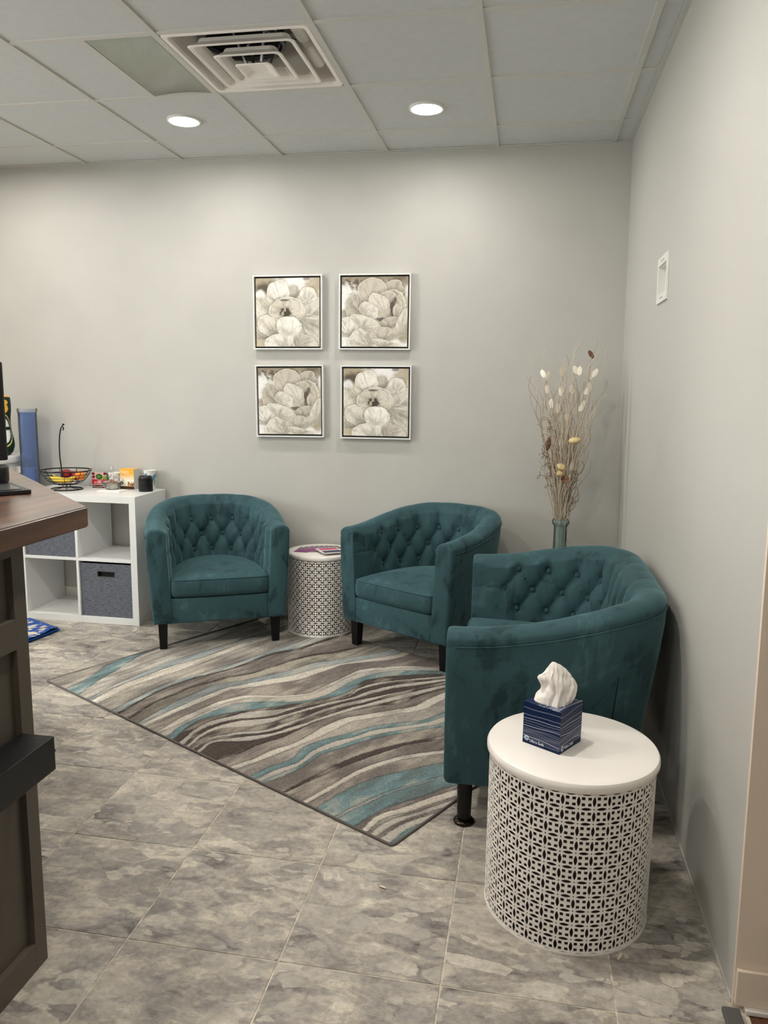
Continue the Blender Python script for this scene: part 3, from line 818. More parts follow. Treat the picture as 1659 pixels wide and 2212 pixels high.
# ------------------------------------------------------------------ rug
RO = (-2.683, -1.307); RA = math.atan2(-.4774, .8786); RL, RW = 2.118, 1.45
RUGC = 'T L B C G B D N D O B C N C L T D L D L D L D L D N C M T L T N D N C N T B T N C N L N L T'.split()
RUGB=[[169,138,91,35,7,7,7,7,7,7,7,7,7,7,7],[279,222,169,126,76,31,16,16,16,16,16,16,16,16,16],[360,319,288,270,250,233,227,224,231,237,237,237,237,237,237],[384,349,321,307,296,290,296,304,295,287,287,287,287,287,287],[441,406,380,369,367,376,373,360,347,340,340,340,340,340,340],[548,518,495,475,467,474,482,491,501,499,499,499,499,499,499],[592,559,529,508,502,506,525,536,539,531,533,568,577,579,579],[605,570,539,519,513,517,536,552,553,546,559,598,599,600,600],[672,636,604,595,587,600,620,664,669,673,682,707,756,789,812],[684,648,617,610,604,617,633,676,683,688,698,728,776,808,832],[747,716,691,671,663,657,709,734,775,791,799,842,890,936,964],[769,752,739,728,725,726,756,795,837,858,881,915,958,1003,1045],[795,783,774,770,764,758,819,864,912,918,926,935,997,1062,1093],[878,852,835,826,827,863,984,1058,1057,1052,1045,1049,1113,1200,1361],[895,890,877,867,865,905,1016,1077,1083,1071,1066,1088,1159,1229,1369],[942,911,895,889,897,977,1091,1134,1137,1125,1116,1140,1190,1298,1412],[989,943,922,953,1000,1058,1118,1160,1193,1182,1158,1203,1277,1372,1483],[1028,988,965,988,1021,1098,1153,1197,1225,1201,1213,1270,1346,1422,1530],[1058,1011,1002,1031,1110,1132,1159,1201,1229,1218,1241,1296,1370,1444,1552],[1075,1035,1024,1056,1129,1159,1185,1208,1249,1257,1285,1333,1398,1465,1573],[1090,1054,1058,1139,1172,1184,1207,1237,1268,1291,1321,1377,1433,1493,1601],[1109,1087,1122,1197,1214,1234,1238,1261,1295,1337,1377,1414,1451,1500,1608],[1118,1099,1150,1220,1243,1252,1265,1295,1332,1357,1382,1421,1464,1511,1619],[1142,1118,1177,1243,1265,1284,1298,1321,1352,1380,1409,1445,1482,1526,1634],[1162,1135,1229,1267,1294,1303,1323,1350,1382,1418,1453,1482,1511,1556,1664],[1259,1281,1284,1304,1305,1307,1327,1354,1398,1463,1473,1493,1524,1569,1677],[1336,1353,1357,1379,1374,1363,1372,1419,1473,1525,1529,1534,1552,1597,1705],[1367,1386,1400,1411,1420,1422,1426,1473,1527,1579,1583,1589,1607,1651,1759],[1446,1452,1467,1439,1447,1484,1511,1562,1637,1661,1676,1681,1699,1743,1851],[1480,1485,1505,1482,1487,1525,1547,1609,1666,1693,1711,1716,1734,1778,1886],[1508,1520,1527,1512,1531,1556,1594,1646,1706,1741,1759,1764,1782,1827,1935],[1527,1544,1548,1532,1559,1587,1627,1678,1734,1773,1791,1796,1814,1859,1967],[1619,1624,1628,1632,1649,1679,1720,1773,1836,1875,1893,1898,1916,1961,2069],[1631,1639,1650,1665,1684,1709,1742,1800,1861,1900,1918,1923,1941,1985,2093],[1717,1720,1720,1723,1741,1779,1844,1911,1972,2011,2029,2034,2052,2096,2204],[1741,1743,1744,1751,1772,1814,1878,1947,2008,2047,2064,2070,2088,2132,2240],[1787,1783,1786,1811,1852,1900,1953,2021,2082,2121,2139,2144,2162,2207,2315],[1873,1879,1896,1923,1960,1999,2052,2120,2181,2220,2238,2243,2261,2306,2414],[1886,1893,1908,1935,1973,2013,2066,2134,2195,2234,2252,2257,2275,2319,2428],[1957,1961,1979,2016,2045,2084,2137,2205,2266,2305,2323,2328,2346,2390,2498],[1985,1973,2009,2037,2070,2108,2161,2229,2290,2329,2347,2352,2370,2414,2522],[2007,2003,2045,2077,2112,2149,2202,2271,2332,2371,2388,2394,2412,2456,2564],[2021,2021,2061,2094,2129,2166,2219,2288,2349,2388,2405,2411,2429,2473,2581],[2049,2051,2083,2120,2155,2192,2245,2313,2374,2413,2431,2436,2454,2499,2607],[2064,2066,2097,2135,2170,2207,2260,2328,2389,2428,2446,2451,2469,2514,2622],[2102,2101,2126,2163,2198,2236,2289,2357,2418,2457,2475,2480,2498,2542,2650]]

PAL = dict(G=(148, 142, 134), L=(184, 178, 168), C=(206, 199, 186), T=(114, 138, 140), B=(146, 154, 154), D=(78, 70, 66), O=(126, 121, 111), N=(126, 118, 112), M=(164, 157, 148))
def build_rug():
    n, m = 470, 312
    a = np.linspace(0, RL, n); b = np.linspace(0, RW, m)
    A, B = np.meshgrid(a, b, indexing='ij')
    Bd = np.array(RUGB)/1000.0; gb = np.linspace(0, 1.4, 15)
    from_idx = np.zeros(A.shape, int); dmin = np.full(A.shape, 1.0)
    jit = (vnoise(A*60, B*60, 3, 2)-.5)*.012+(vnoise(A*14, B*7, 9, 2)-.5)*.014
    for r in Bd:
        # smooth interpolation along the short side
        x = np.clip(b/.1, 0, 13.999); i0 = x.astype(int); f = x-i0
        p0 = r[np.clip(i0-1, 0, 14)]; p1 = r[i0]; p2 = r[np.clip(i0+1, 0, 14)]; p3 = r[np.clip(i0+2, 0, 14)]
        e = .5*(2*p1+(p2-p0)*f+(2*p0-5*p1+4*p2-p3)*f*f+(3*p1-p0-3*p2+p3)*f**3)
        dd = A+jit*.5-e[None, :]
        from_idx += dd > 0
        dmin = np.minimum(dmin, np.abs(dd))
    seq = ['G']+RUGC
    pal = np.array([lin_np(PAL[c]) for c in seq])
    colr = pal[np.clip(from_idx, 0, len(seq)-1)]
    # each band is woven in broken tones
    mo = vnoise(A*7+from_idx*3.1, B*5+from_idx*7.7, 21, 4)
    st = vnoise(A*45, B*9, 33, 3)
    k = np.clip((mo-.5)*2.3+(st-.5)*1.2, -.6, .6)
    tgt = lin_np((190, 180, 164)); tgd = lin_np((92, 84, 76))
    kk = k[:, :, None]
    colr = np.where(kk > 0, colr+(tgt-colr)*kk*.95, colr+(tgd-colr)*(-kk)*.8)
    left = (A < .62)[:, :, None]*1.0                       # left end: finer mixed streaks
    s2 = vnoise(A*70+B*8, B*6, 51, 2)[:, :, None]
    colr = colr*(1+left*(s2-.5)*.9)
    colr *= (1-.48*np.exp(-(dmin/.0042)**2))[:, :, None]
    colr *= (.70+.60*vnoise(A*300, B*300, 77, 2))[:, :, None]
    z = .0068-.0022*np.exp(-(dmin/.006)**2)+.0010*(vnoise(A*300, B*300, 5, 2)-.5)
    P = np.stack([A, B, z], 2)
    t = thing('area_rug', 'grey, cream and teal wavy striped area rug with a grey bound edge', 'rug', (RO[0], RO[1], 0), RA)
    o = link('pile', grid_mesh('pile', P, colr), attr_mat('rug_pile', .95, 330, .42, .6, spec=.05), t, True)
    bm = bmesh.new(); box(bm, .002, RL-.002, .002, RW-.002, .0004, .0045); bobj('backing', bm, M['carb'], t)
    bm = bmesh.new(); c = .012
    path = []
    for (cx, cy, a0) in ((c, c, PI), (RL-c, c, 1.5*PI), (RL-c, RW-c, 0), (c, RW-c, PI/2)):
        for q in range(4): path.append((cx+c*math.cos(a0+q*PI/6), cy+c*math.sin(a0+q*PI/6), .0044))
    tube(bm, path, .0044, 8, closed=True)
    o = bobj('binding', bm, M['carb'], t, True); tag(o, 'grey stitched binding')
build_rug()

# ------------------------------------------------------------------ perforated drum tables
def cell_tris():
    out = []
    q = [(-.445, -.5), (-.35, -.5), (-.25, -.443), (-.13, -.398), (0, -.384), (.13, -.398), (.25, -.443), (.35, -.5), (.445, -.5), (.458, -.465), (.476, -.452)]
    for k in range(4):
        c, s = math.cos(k*PI/2), math.sin(k*PI/2)
        out += [(c*x-s*y, s*x+c*y) for x, y in q]
    holes = []
    h = [(.092, .092), (.300, .092), (.318, .18), (.312, .312), (.18, .318), (.092, .300)]
    for k in range(4):
        c, s = math.cos(k*PI/2), math.sin(k*PI/2)
        holes.append([(c*x-s*y, s*x+c*y) for x, y in h])
    loops = [[Vector((x, y, 0)) for x, y in L] for L in [out]+holes]
    pts = [p for L in loops for p in L]
    return pts, tessellate_polygon(loops)
CP, CT = cell_tris()
def drum(name, label, x, y, r, h, lidr, n, rows, rz=0, zlid=.028):
    t = thing(name, label, 'side table', (x, y, 0), rz)
    z0, z1 = .004, h-zlid-.001; ch = (z1-z0)/rows
    bm = bmesh.new()
    for i in range(n):
        for j in range(rows):
            vs = []
            for p in CP:
                th = 2*PI*(i+.5+p.x)/n; z = z0+(j+.5+p.y)*ch
                vs.append(bm.verts.new((r*math.cos(th), r*math.sin(th), z)))
            for f in CT: bm.faces.new([vs[k] for k in f])
    bmesh.ops.remove_doubles(bm, verts=bm.verts, dist=2e-5)
    for f in bm.faces: 
        c = f.calc_center_median()
        if f.normal.dot(Vector((c.x, c.y, 0))) < 0: f.normal_flip()
    me = bpy.data.meshes.new('perforated_drum'); bm.to_mesh(me); bm.free()
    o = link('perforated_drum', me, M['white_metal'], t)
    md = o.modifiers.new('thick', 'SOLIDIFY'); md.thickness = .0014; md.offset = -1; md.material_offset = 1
    me.materials.append(M['drum_in_shade'])
    lobj('inner_shade_sleeve', [(r-.016, .004), (r-.016, h-zlid-.002)], M['drum_in_shade'], t, 48)  # added dark sleeve, so the pierced holes look shaded inside
    lobj('bottom_hoop', [(r-.003, 0), (r+.0012, 0), (r+.0012, .0055), (r-.003, .0055)], M['white_metal'], t, 72, close=True)
    lobj('lid', [(0, h), (lidr-.012, h), (lidr-.004, h-.0025), (lidr, h-.009), (lidr, h-zlid+.008), (lidr-.005, h-zlid), (r-.004, h-zlid-.001), (0, h-zlid)], M['white_metal'], t, 96)
    return t
TZ = .468
table = drum('drum_table', 'large white pierced metal drum table in front of the loveseat, holding the tissue box', -.3068, -2.4707, .2205, TZ, .2285, 36, 11, .03)
table['group'] = 'white drum tables'
table2 = drum('drum_table', 'small white pierced metal drum table between the two tub chairs, holding cards', -1.615, -.215, .1935, TZ, .1975, 31, 11, .05)
table2['group'] = 'white drum tables'
table2.location.z = RUGT

# ------------------------------------------------------------------ white cube shelf with two fabric bins
SX1, SX0, SYB, SYF, SH = -2.673, -3.441, -.020, -.410, .772
t = thing('cube_shelf', 'white two by two cube shelf against the back wall, holding grey bins', 'shelf', ((SX0+SX1)/2, (SYB+SYF)/2, 0))
mx_, my_ = (SX0+SX1)/2, (SYB+SYF)/2
def sh(name, x0, x1, z0, z1, y0=SYF, y1=SYB):
    return bx(name, x0-mx_, x1-mx_, y0-my_, y1-my_, z0, z1, M['white'], t, bev=.0012)
sh('top_panel', SX0, SX1, SH-.040, SH); sh('bottom_panel', SX0, SX1, 0, .040)
sh('side_panel', SX0, SX0+.040, .040, SH-.040); sh('side_panel', SX1-.040, SX1, .040, SH-.040)
sh('shelf_board', SX0+.040, SX1-.040, SH/2-.008, SH/2+.008)
sh('divider', mx_-.008, mx_+.008, .040, SH/2-.008); sh('divider', mx_-.008, mx_+.008, SH/2+.008, SH-.040)
def fbin(label, x0, x1, z0):
    w = x1-x0-.010; hh = .3235
    b = thing('fabric_bin', label, 'storage bin', ((x0+x1)/2, SYF+.012+.17, z0), 0, 'grey fabric bins in the cube shelf')
    d = .34; bm = bmesh.new()
    # front with handle slot, as four strips around the slot
    sw, s0, s1 = .054, hh-.080, hh-.046
    for (a, b2, c, e) in ((-w/2, w/2, 0, s0), (-w/2, w/2, s1, hh), (-w/2, -sw, s0, s1), (sw, w/2, s0, s1)):
        box(bm, a, b2, -d/2, -d/2+.006, c, e)
    bobj('front_panel', bm, M['bin'], b)
    bm = bmesh.new()
    box(bm, -w/2, -w/2+.005, -d/2+.006, d/2, 0, hh); box(bm, w/2-.005, w/2, -d/2+.006, d/2, 0, hh)
    box(bm, -w/2+.005, w/2-.005, d/2-.005, d/2, 0, hh); box(bm, -w/2+.005, w/2-.005, -d/2+.006, d/2-.005, 0, .006)
    bobj('bin_body', bm, M['bin'], b)
    bm = bmesh.new(); zc = (s0+s1)/2; hz = (s1-s0)/2
    tube(bm, [(-sw, -d/2-.001, zc-hz), (sw, -d/2-.001, zc-hz), (sw, -d/2-.001, zc+hz), (-sw, -d/2-.001, zc+hz)], .0025, 4, closed=True)
    bobj('handle_rim', bm, M['rubber'], b)
    bx('lining', -w/2+.007, w/2-.007, -d/2+.02, -d/2+.024, .01, hh-.005, M['dark'], b)
fbin('grey woven fabric bin in the upper left cube, partly behind the wooden counter', SX0+.040, mx_-.008, SH/2+.0085)
fbin('grey woven fabric bin with slot handle in the lower right cube', mx_+.008, SX1-.040, .0405)

# ------------------------------------------------------------------ reception desk
DX, DY = -1.582, -2.958
t = thing('reception_desk', 'taupe panelled reception desk with thick brown wood counter at the left', 'desk', (DX, DY, 0))
cp = [(-1.538, -4.6), (-1.538, -2.758), (-2.62, -1.690), (-3.06, -2.13), (-2.14, -3.05), (-2.14, -4.6)]
bm = bmesh.new(); prism(bm, [(x-DX, y-DY) for x, y in cp], 1.058, 1.110)
bmesh.ops.recalc_face_normals(bm, faces=bm.faces)
bmesh.ops.bevel(bm, geom=list(bm.edges), offset=.0035, segments=3, affect='EDGES')
bobj('countertop', bm, M['wood'], t)
core = [(DX-.02, -4.55), (DX-.02, DY), (-2.56, -1.80), (-2.95, -2.13), (-2.12, -2.98), (-2.12, -4.55)]
bm = bmesh.new(); prism(bm, [(x-DX, y-DY) for x, y in core], 0, 1.058); bobj('cabinet_body', bm, M['cab'], t)
def dk(name, y0, y1, z0, z1, x0=-.0195, x1=0):
    return bx(name, x0, x1, y0, y1, z0, z1, M['cab'], t, bev=.001)
sw = .043
for y in (0, -.56, -1.12):
    dk('stile', y-sw, y, 0, 1.057)
    a, b = y-.56+0, y-sw
    if y < -1.0: b, a = y-sw, y-.45
    dk('rail', a, b, 0, .072); dk('rail', a, b, .815, .886); dk('rail', a, b, 1.03, 1.057)
    for z0, z1 in ((.072, .815), (.886, 1.03)):
        dk('recessed_panel', a, b, z0, z1, -.0195, -.0165)
# black ledge fixed to the desk front
t2 = thing('wall_ledge', 'black painted wooden ledge fixed to the taupe desk front', 'ledge', (DX, -3.005, .536))
bx('ledge_board', .0005, .084, -1.45, 0, 0, .080, M['black'], t2, bev=.0015)
bm = bmesh.new(); tube(bm, [(.075, -.004, .040), (.0755, .010, .040), (.0755, .013, .040)], .006, 8, r2=.002); bobj('screw_end', bm, M['black_plastic'], t2)
# ------------------------------------------------------------------ four flower canvases
def paint(kind):
    n = 210
    g = np.linspace(0, 1, n); X, Y = np.meshgrid(g, g, indexing='ij')      # X right, Y down
    wx_ = X+.018*(vnoise(X*9, Y*9, 5)-.5); wy_ = Y+.018*(vnoise(X*9, Y*9, 8)-.5)
    n1 = vnoise(X*5, Y*5, 2, 5); n2 = vnoise(X*26, Y*26, 4, 3)
    cream = lin_np((214, 206, 184)); white = lin_np((240, 238, 234)); tan = lin_np((166, 152, 128)); dk = lin_np((70, 60, 50))
    col = np.ones((n, n, 3))*cream
    def mixin(mask, c, a=1.0):
        nonlocal col
        k = np.clip(mask, 0, 1)[:, :, None]*a; col = col*(1-k)+np.asarray(c)*k
    def blob(x, y, rx, ry, soft=.35, rough=.5):
        r = np.hypot((X-x)/rx, (Y-y)/ry)+(vnoise(X*12, Y*12, int(x*91+y*37), 4)-.5)*rough*2
        return 1-sstep(1-soft, 1+soft, r)
    def petal(x, y, rx, ry, rot=0, c=(216, 208, 186), sh=.52, wob=.1, ns=5, li=(-.35, -.75), seed=0):
        """leaf of thick paint: pale ridge on its edge, darker root, halo underneath"""
        nonlocal col
        a = math.radians(rot); dx, dy = wx_-x, wy_-y
        u = (dx*math.cos(a)+dy*math.sin(a))/rx; v = (-dx*math.sin(a)+dy*math.cos(a))/ry
        th = np.arctan2(v, u)
        r = np.hypot(u, v)/(1+.35*wob*np.sin(3*th+seed)+.25*wob*np.sin(ns*th+seed*2))+(vnoise(X*8, Y*8, 60+seed, 4)-.5)*.30
        halo = np.exp(-((np.clip(r-1, 0, 9))/.16)**2)*(r > 1)*np.clip(.55+.6*(u*li[0]+v*li[1]), .1, 1)
        col = col*(1-.30*halo[:, :, None]*np.array([.9, .95, 1.05]))
        ins = 1-sstep(.96, 1.03, r)
        ln = math.hypot(*li); q0, q1 = -li[0]/ln*.85, -li[1]/ln*.85      # root of the petal
        ru, rv = u-q0, v-q1; rd_ = np.hypot(ru, rv)
        grad = np.clip(rd_/1.75, 0, 1)**.8                     # pale towards the lip
        ray = vnoise(np.arctan2(rv, ru)*7+seed*3+40, rd_*1.3+seed, 40+seed, 4)
        tone = np.clip(grad*1.05+1.35*(ray-.5)+.9*(n1-.5)+.5*(n2-.5)+.02, 0, 1)[:, :, None]
        cc = lin_np(c); g_ = cc.mean(); cc = np.minimum((cc*.55+g_*.45)*1.06, 1); lo = cc*np.array([sh, sh*.97, sh*.90])
        pc = lo+(np.minimum(cc*1.12, 1)-lo)*tone
        rim = np.exp(-((r-.95)/.028)**2)*np.clip(1.5*grad-.45, 0, 1)
        pc = pc+(lin_np((244, 242, 234))-pc)*(.55*rim)[:, :, None]
        inn = np.exp(-((r-.89)/.03)**2)
        pc = pc*(1-.16*inn)[:, :, None]
        col = col*(1-ins[:, :, None])+pc*ins[:, :, None]
    if kind == 'open':
        mixin(blob(.2, .05, .34, .2), tan, .9); mixin(blob(.12, .15, .13, .1), dk, .85); mixin(blob(.07, .22, .07, .07), white, .9)
        mixin(blob(.64, .05, .26, .14), white, .95); mixin(blob(.93, .12, .13, .13), tan*1.15, .8); mixin(blob(.08, .85, .2, .2), tan*1.3, .5)
        mixin(blob(.8, .01, .05, .03), dk*1.6, .7)
        petal(.90, .48, .26, .20, -20, (206, 198, 176), li=(.5, -.5), seed=1)
        petal(.86, .75, .30, .22, 20, (212, 204, 182), li=(.6, .4), seed=2)
        petal(.60, .20, .09, .10, 0, (190, 178, 152), seed=3)
        petal(.35, .22, .18, .19, 10, (226, 219, 200), wob=.14, seed=4)
        petal(.81, .27, .15, .12, -25, (224, 217, 198), li=(.3, -.8), seed=5)
        petal(.06, .80, .16, .10, 0, (198, 186, 160), seed=6)
        petal(.12, .50, .12, .22, -18, (212, 204, 178), li=(-.8, -.2), wob=.12, seed=7)
        petal(.20, .70, .19, .14, 30, (214, 205, 182), li=(-.6, -.3), seed=8)
        petal(.42, .95, .30, .15, -6, (220, 212, 192), li=(-.2, -.8), wob=.07, seed=9)
        petal(.78, .97, .2, .14, 28, (208, 198, 174), li=(.4, -.6), seed=10)
        petal(.50, .47, .28, .19, 4, (214, 204, 180), sh=.62, seed=11)
        petal(.40, .43, .15, .13, -20, (200, 188, 160), sh=.6, seed=12)
        petal(.57, .44, .13, .12, 20, (206, 196, 170), sh=.6, li=(.4, -.6), seed=13)
        k = blob(.48, .50, .105, .085, .25, .8); mixin(k, lin_np((62, 54, 46)), .95)
        mixin(k*sstep(.52, .62, n2), lin_np((196, 184, 160)), .8)
        mixin(blob(.44, .32, .07, .015, .4, .9), dk, .8)
        petal(.52, .70, .19, .145, 0, (232, 226, 208), sh=.66, li=(0, -.8), wob=.06, ns=7, seed=14)
    else:
        mixin(blob(.05, .25, .35, .35), white, .95); mixin(blob(.95, .2, .1, .09), white, .9)
        mixin(blob(.3, -.02, .8, .17, .4, .7), tan*.75, .95); mixin(blob(.12, .1, .16, .1, .4, 1.0)*sstep(.40, .54, n2), dk*1.3, .8); mixin(blob(.9, .06, .14, .12), dk*2.2, .6)
        mixin(blob(.08, .52, .1, .06), tan*.9, .8); mixin(blob(.05, .93, .12, .09), white, .9); mixin(blob(.93, .95, .16, .06), white, .9); mixin(blob(.94, .8, .1, .15), tan*.9, .8)
        petal(.80, .22, .16, .17, 10, (186, 174, 148), li=(.2, -.8), seed=1)
        petal(.20, .42, .14, .20, 12, (190, 178, 152), li=(-.7, -.3), seed=2)
        petal(.47, .21, .22, .20, 0, (192, 180, 154), sh=.6, li=(.1, -.8), wob=.07, seed=3)
        petal(.08, .72, .18, .15, 0, (222, 215, 196), li=(-.3, -.7), seed=4)
        petal(.32, .89, .21, .16, -10, (214, 205, 182), li=(-.3, -.7), seed=5)
        petal(.76, .46, .22, .27, 8, (196, 184, 158), sh=.5, li=(.6, -.5), seed=6)
        petal(.72, .42, .19, .22, -12, (188, 176, 150), sh=.5, li=(.3, -.7), seed=7)
        mixin(blob(.79, .47, .06, .13, .3, .7), dk, .9)
        petal(.57, .43, .15, .22, -25, (212, 202, 178), sh=.62, li=(-.3, -.6), wob=.05, seed=8)
        mixin(blob(.60, .61, .06, .035, .3, .8), dk, .85)
        petal(.83, .48, .05, .10, 10, (196, 182, 154), seed=9)
        petal(.41, .49, .16, .12, 28, (218, 210, 188), sh=.64, li=(.2, -.8), seed=10)
        petal(.72, .66, .16, .085, -14, (188, 176, 150), li=(.2, -.7), seed=11)
        petal(.38, .67, .25, .10, 26, (214, 206, 182), sh=.6, li=(.1, -.8), wob=.05, seed=12)
        petal(.92, .68, .09, .24, 22, (212, 203, 180), sh=.6, li=(-.5, -.5), seed=13)
        petal(.66, .82, .17, .10, 8, (198, 186, 160), li=(.1, -.8), seed=14)
        petal(.68, .96, .22, .055, 14, (208, 198, 174), li=(.1, -.8), seed=15)
    col = col*(.9+.2*vnoise(X*60, Y*60, 91, 2))[:, :, None]
    return np.clip(col, 0, 1), (n1*.5+n2*.5)
M['canvas'] = attr_mat('painted_canvas', .6, 260, .05, .25)
cv = {}
FW, FH = .418, .424
for kind in ('open', 'closed'):
    colr, rel = paint(kind)
    n = colr.shape[0]; g = np.linspace(0, 1, n); X, Y = np.meshgrid(g, g, indexing='ij')
    cw, chh = FW/2-.017, FH/2-.017
    P = np.stack([-cw+2*cw*X, -.0285-.002*rel, chh-2*chh*Y], 2)
    me = grid_mesh('canvas', P, colr); me.materials.append(M['canvas']); me.polygons.foreach_set('use_smooth', [True]*len(me.polygons)); cv[kind] = me
def frame_meshes():
    bm = bmesh.new(); w, h = FW/2, FH/2; th = .0075
    for a, b, c, d in ((-w, w, h-th, h), (-w, w, -h, -h+th), (-w, -w+th, -h+th, h-th), (w-th, w, -h+th, h-th)):
        box(bm, a, b, -.034, -.001, c, d)
    me1 = bpy.data.meshes.new('frame'); bmesh.ops.recalc_face_normals(bm, faces=bm.faces); bm.to_mesh(me1); bm.free(); me1.materials.append(M['white'])
    bm = bmesh.new(); box(bm, -w+th, w-th, -.012, -.002, -h+th, h-th)
    me2 = bpy.data.meshes.new('back_board'); bmesh.ops.recalc_face_normals(bm, faces=bm.faces); bm.to_mesh(me2); bm.free(); me2.materials.append(M['dark'])
    bm = bmesh.new(); e = .0168
    box(bm, -w+e, w-e, -.028, -.012, -h+e, h-e)
    me3 = bpy.data.meshes.new('canvas_edge'); bmesh.ops.recalc_face_normals(bm, faces=bm.faces); bm.to_mesh(me3); bm.free(); me3.materials.append(mat('canvas_edge', (200, 192, 172), .8))
    return me1, me2, me3
fm = frame_meshes()
for kind, x, z, rot, lb in (('open', -1.868, 1.843, .004, 'square canvas of a pale open peony in a white frame, top left of four'),
                            ('closed', -1.350, 1.844, 0, 'square canvas of a pale cupped peony in a white frame, top right of four'),
                            ('closed', -1.859, 1.329, .012, 'square canvas of a pale cupped peony in a white frame, bottom left of four'),
                            ('open', -1.337, 1.330, .004, 'square canvas of a pale open peony in a white frame, bottom right of four')):
    t = thing('framed_canvas', lb, 'painting', (x, -.0005, z), 0, 'peony canvases on the back wall'); t.rotation_euler = (0, -rot, 0)
    for nm, me in (('frame', fm[0]), ('back_board', fm[1]), ('canvas_edge', fm[2]), ('canvas', cv[kind])):
        o = bpy.data.objects.new(nm, me); C.objects.link(o); o.parent = t

# ------------------------------------------------------------------ recessed plate on the right wall
yc, zc = (PY0+PY1)/2, (PZ0+PZ1)/2
t = thing('wall_plate', 'white recessed wall plate set high in the right wall', 'wall plate', (wx(zc)-.0006, yc, zc))
t.rotation_euler = (0, -math.atan2(XF-XC, H), 0)
oy, oz = .113, .088; iy, iz = .0925, .056
bm = bmesh.new()
for a, b, c, d in ((-oy, oy, iz, oz), (-oy, oy, -oz, -iz), (-oy, -iy+.004, -iz, iz), (iy-.004, oy, -iz, iz)):
    box(bm, -.007, 0, a, b, c, d)
bobj('plate_rim', bm, M['white_plastic'], t)
bm = bmesh.new(); D_ = .06
for a in ((0, D_, -iy+.0005, -iy+.004, -iz, iz), (0, D_, iy-.004, iy-.0005, -iz, iz), (0, D_, -iy+.004, iy-.004, iz-.004, iz-.0005), (0, D_, -iy+.004, iy-.004, -iz+.0005, -iz+.004), (D_, D_+.004, -iy, iy, -iz, iz)):
    box(bm, *a)
bobj('recess_box', bm, M['white_plastic'], t)
for y, z in ((-.02, -.071), (.02, -.071), (-.02, .071), (.02, .071)):
    o = lobj('screw', [(0, -.0005), (.0035, -.0005), (.0035, .001), (0, .001)], M['grey_metal'], t, 12); o.location = (-.0075, y, z); o.rotation_euler = (0, -PI/2, 0)

# ------------------------------------------------------------------ tall teal bottle vase and its dried stems
VX, VY, VZ = -.262, -.262, .727
prof = [(0, .004), (.085, .004), (.092, .02), (.094, .12), (.092, .34), (.085, .40), (.062, .46), (.040, .515), (.0355, .55), (.0355, .690), (.043, .697), (.0465, .703), (.0465, .716), (.043, .724), (.039, .727),
        (.0335, .722), (.031, .69), (.031, .55), (.036, .515), (.058, .46), (.08, .40), (.088, .34), (.089, .12), (.086, .03), (0, .02)]
v = lobj('glass_vase', prof, M['glass_teal'], None, 48); v.location = (VX, VY, 0)
tag(v, 'tall teal glass bottle vase in the corner behind the loveseat', 'vase')
sb = thing('dried_bouquet', 'tall bunch of dried curly stems and pods in the teal vase', 'dried flowers', (VX, VY, .1))
M['stem_a'] = mat('pale_dried_stem', (214, 202, 182), .8); M['stem_b'] = mat('grey_brown_dried_stem', (168, 152, 132), .8); M['stem_c'] = mat('dark_dried_stem', (112, 86, 62), .8)
M['pod'] = mat('pale_seed_disc', (244, 238, 224), .5, rgb2=(220, 208, 188), vscale=60); M['podb'] = mat('brown_pod', (134, 98, 70), .8, rgb2=(80, 54, 38), vscale=80)
M['cream_fl'] = mat('cream_dried_flower', (226, 206, 156), .85, rgb2=(196, 172, 120), vscale=70, bump=.5, bscale=160)
rnd = random.Random(11)
def stem_curve(ex, ey, top, curl, z0=.05, seed=0):
    """local to the bouquet (z=0 is .1 above the floor)"""
    r = random.Random(seed); pts = []
    n = 46; ph = r.uniform(0, 6.28); ph2 = r.uniform(0, 6.28); fr = r.uniform(16, 34)
    bx_, by_ = r.uniform(-.02, .02), r.uniform(-.02, .02)
    for i in range(n):
        f = i/(n-1); z = z0+(top-z0)*f
        zw = z+.1
        k = max(0, (zw-.66)/(top+.1-.66)); k = k**1.12
        x = bx_*(1-k)+ex*k; y = by_*(1-k)+ey*k
        w = curl*sstep(.25, 1.0, k)*(1.15 if k > .7 else 1)
        x += w*math.sin(fr*z+ph); y += w*math.cos(fr*.8*z+ph2)
        if zw < .73:
            lim = .026
            rr = math.hypot(x, y)
            if rr > lim: x, y = x*lim/rr, y*lim/rr
        pts.append((x, y, z))
    return pts
def clampw(p):
    # keep inside the corner
    x = min(VX+p[0], .035)-VX; y = min(VY+p[1], -.02)-VY
    return (x, y, p[2])
for i in range(195):
    a = rnd.uniform(0, 2*PI); rr = rnd.random()**.6
    ex, ey = .205*rr*math.cos(a), .15*rr*math.sin(a)
    top = rnd.uniform(.95, 1.60)-.22*rr*rnd.random()
    m = M['stem_a'] if i % 5 < 3 else M['stem_b']
    pts = [clampw(p) for p in stem_curve(ex*(1.05 if top > 1.2 else .75), ey, top, .018 if i % 4 else .008, .03+rnd.random()*.1, i)]
    bm = bmesh.new(); tube(bm, pts, .0027, 4, r2=.0011); bobj('stem', bm, m, sb)
    if i % 2 == 0 and top > 1.1:       # a side twig near the top
        k = rnd.randint(15, 20); p = Vector(pts[k]); tw = []
        dx, dy = rnd.uniform(-.05, .05), rnd.uniform(-.04, .04); ph = rnd.uniform(0, 6)
        for q in range(9):
            f = q/8; tw.append(clampw((p.x+dx*f+.010*math.sin(7*f+ph)*f, p.y+dy*f, p.z+.2*f)))
        bm = bmesh.new(); tube(bm, tw, .0013, 4, r2=.0008); bobj('twig', bm, m, sb)
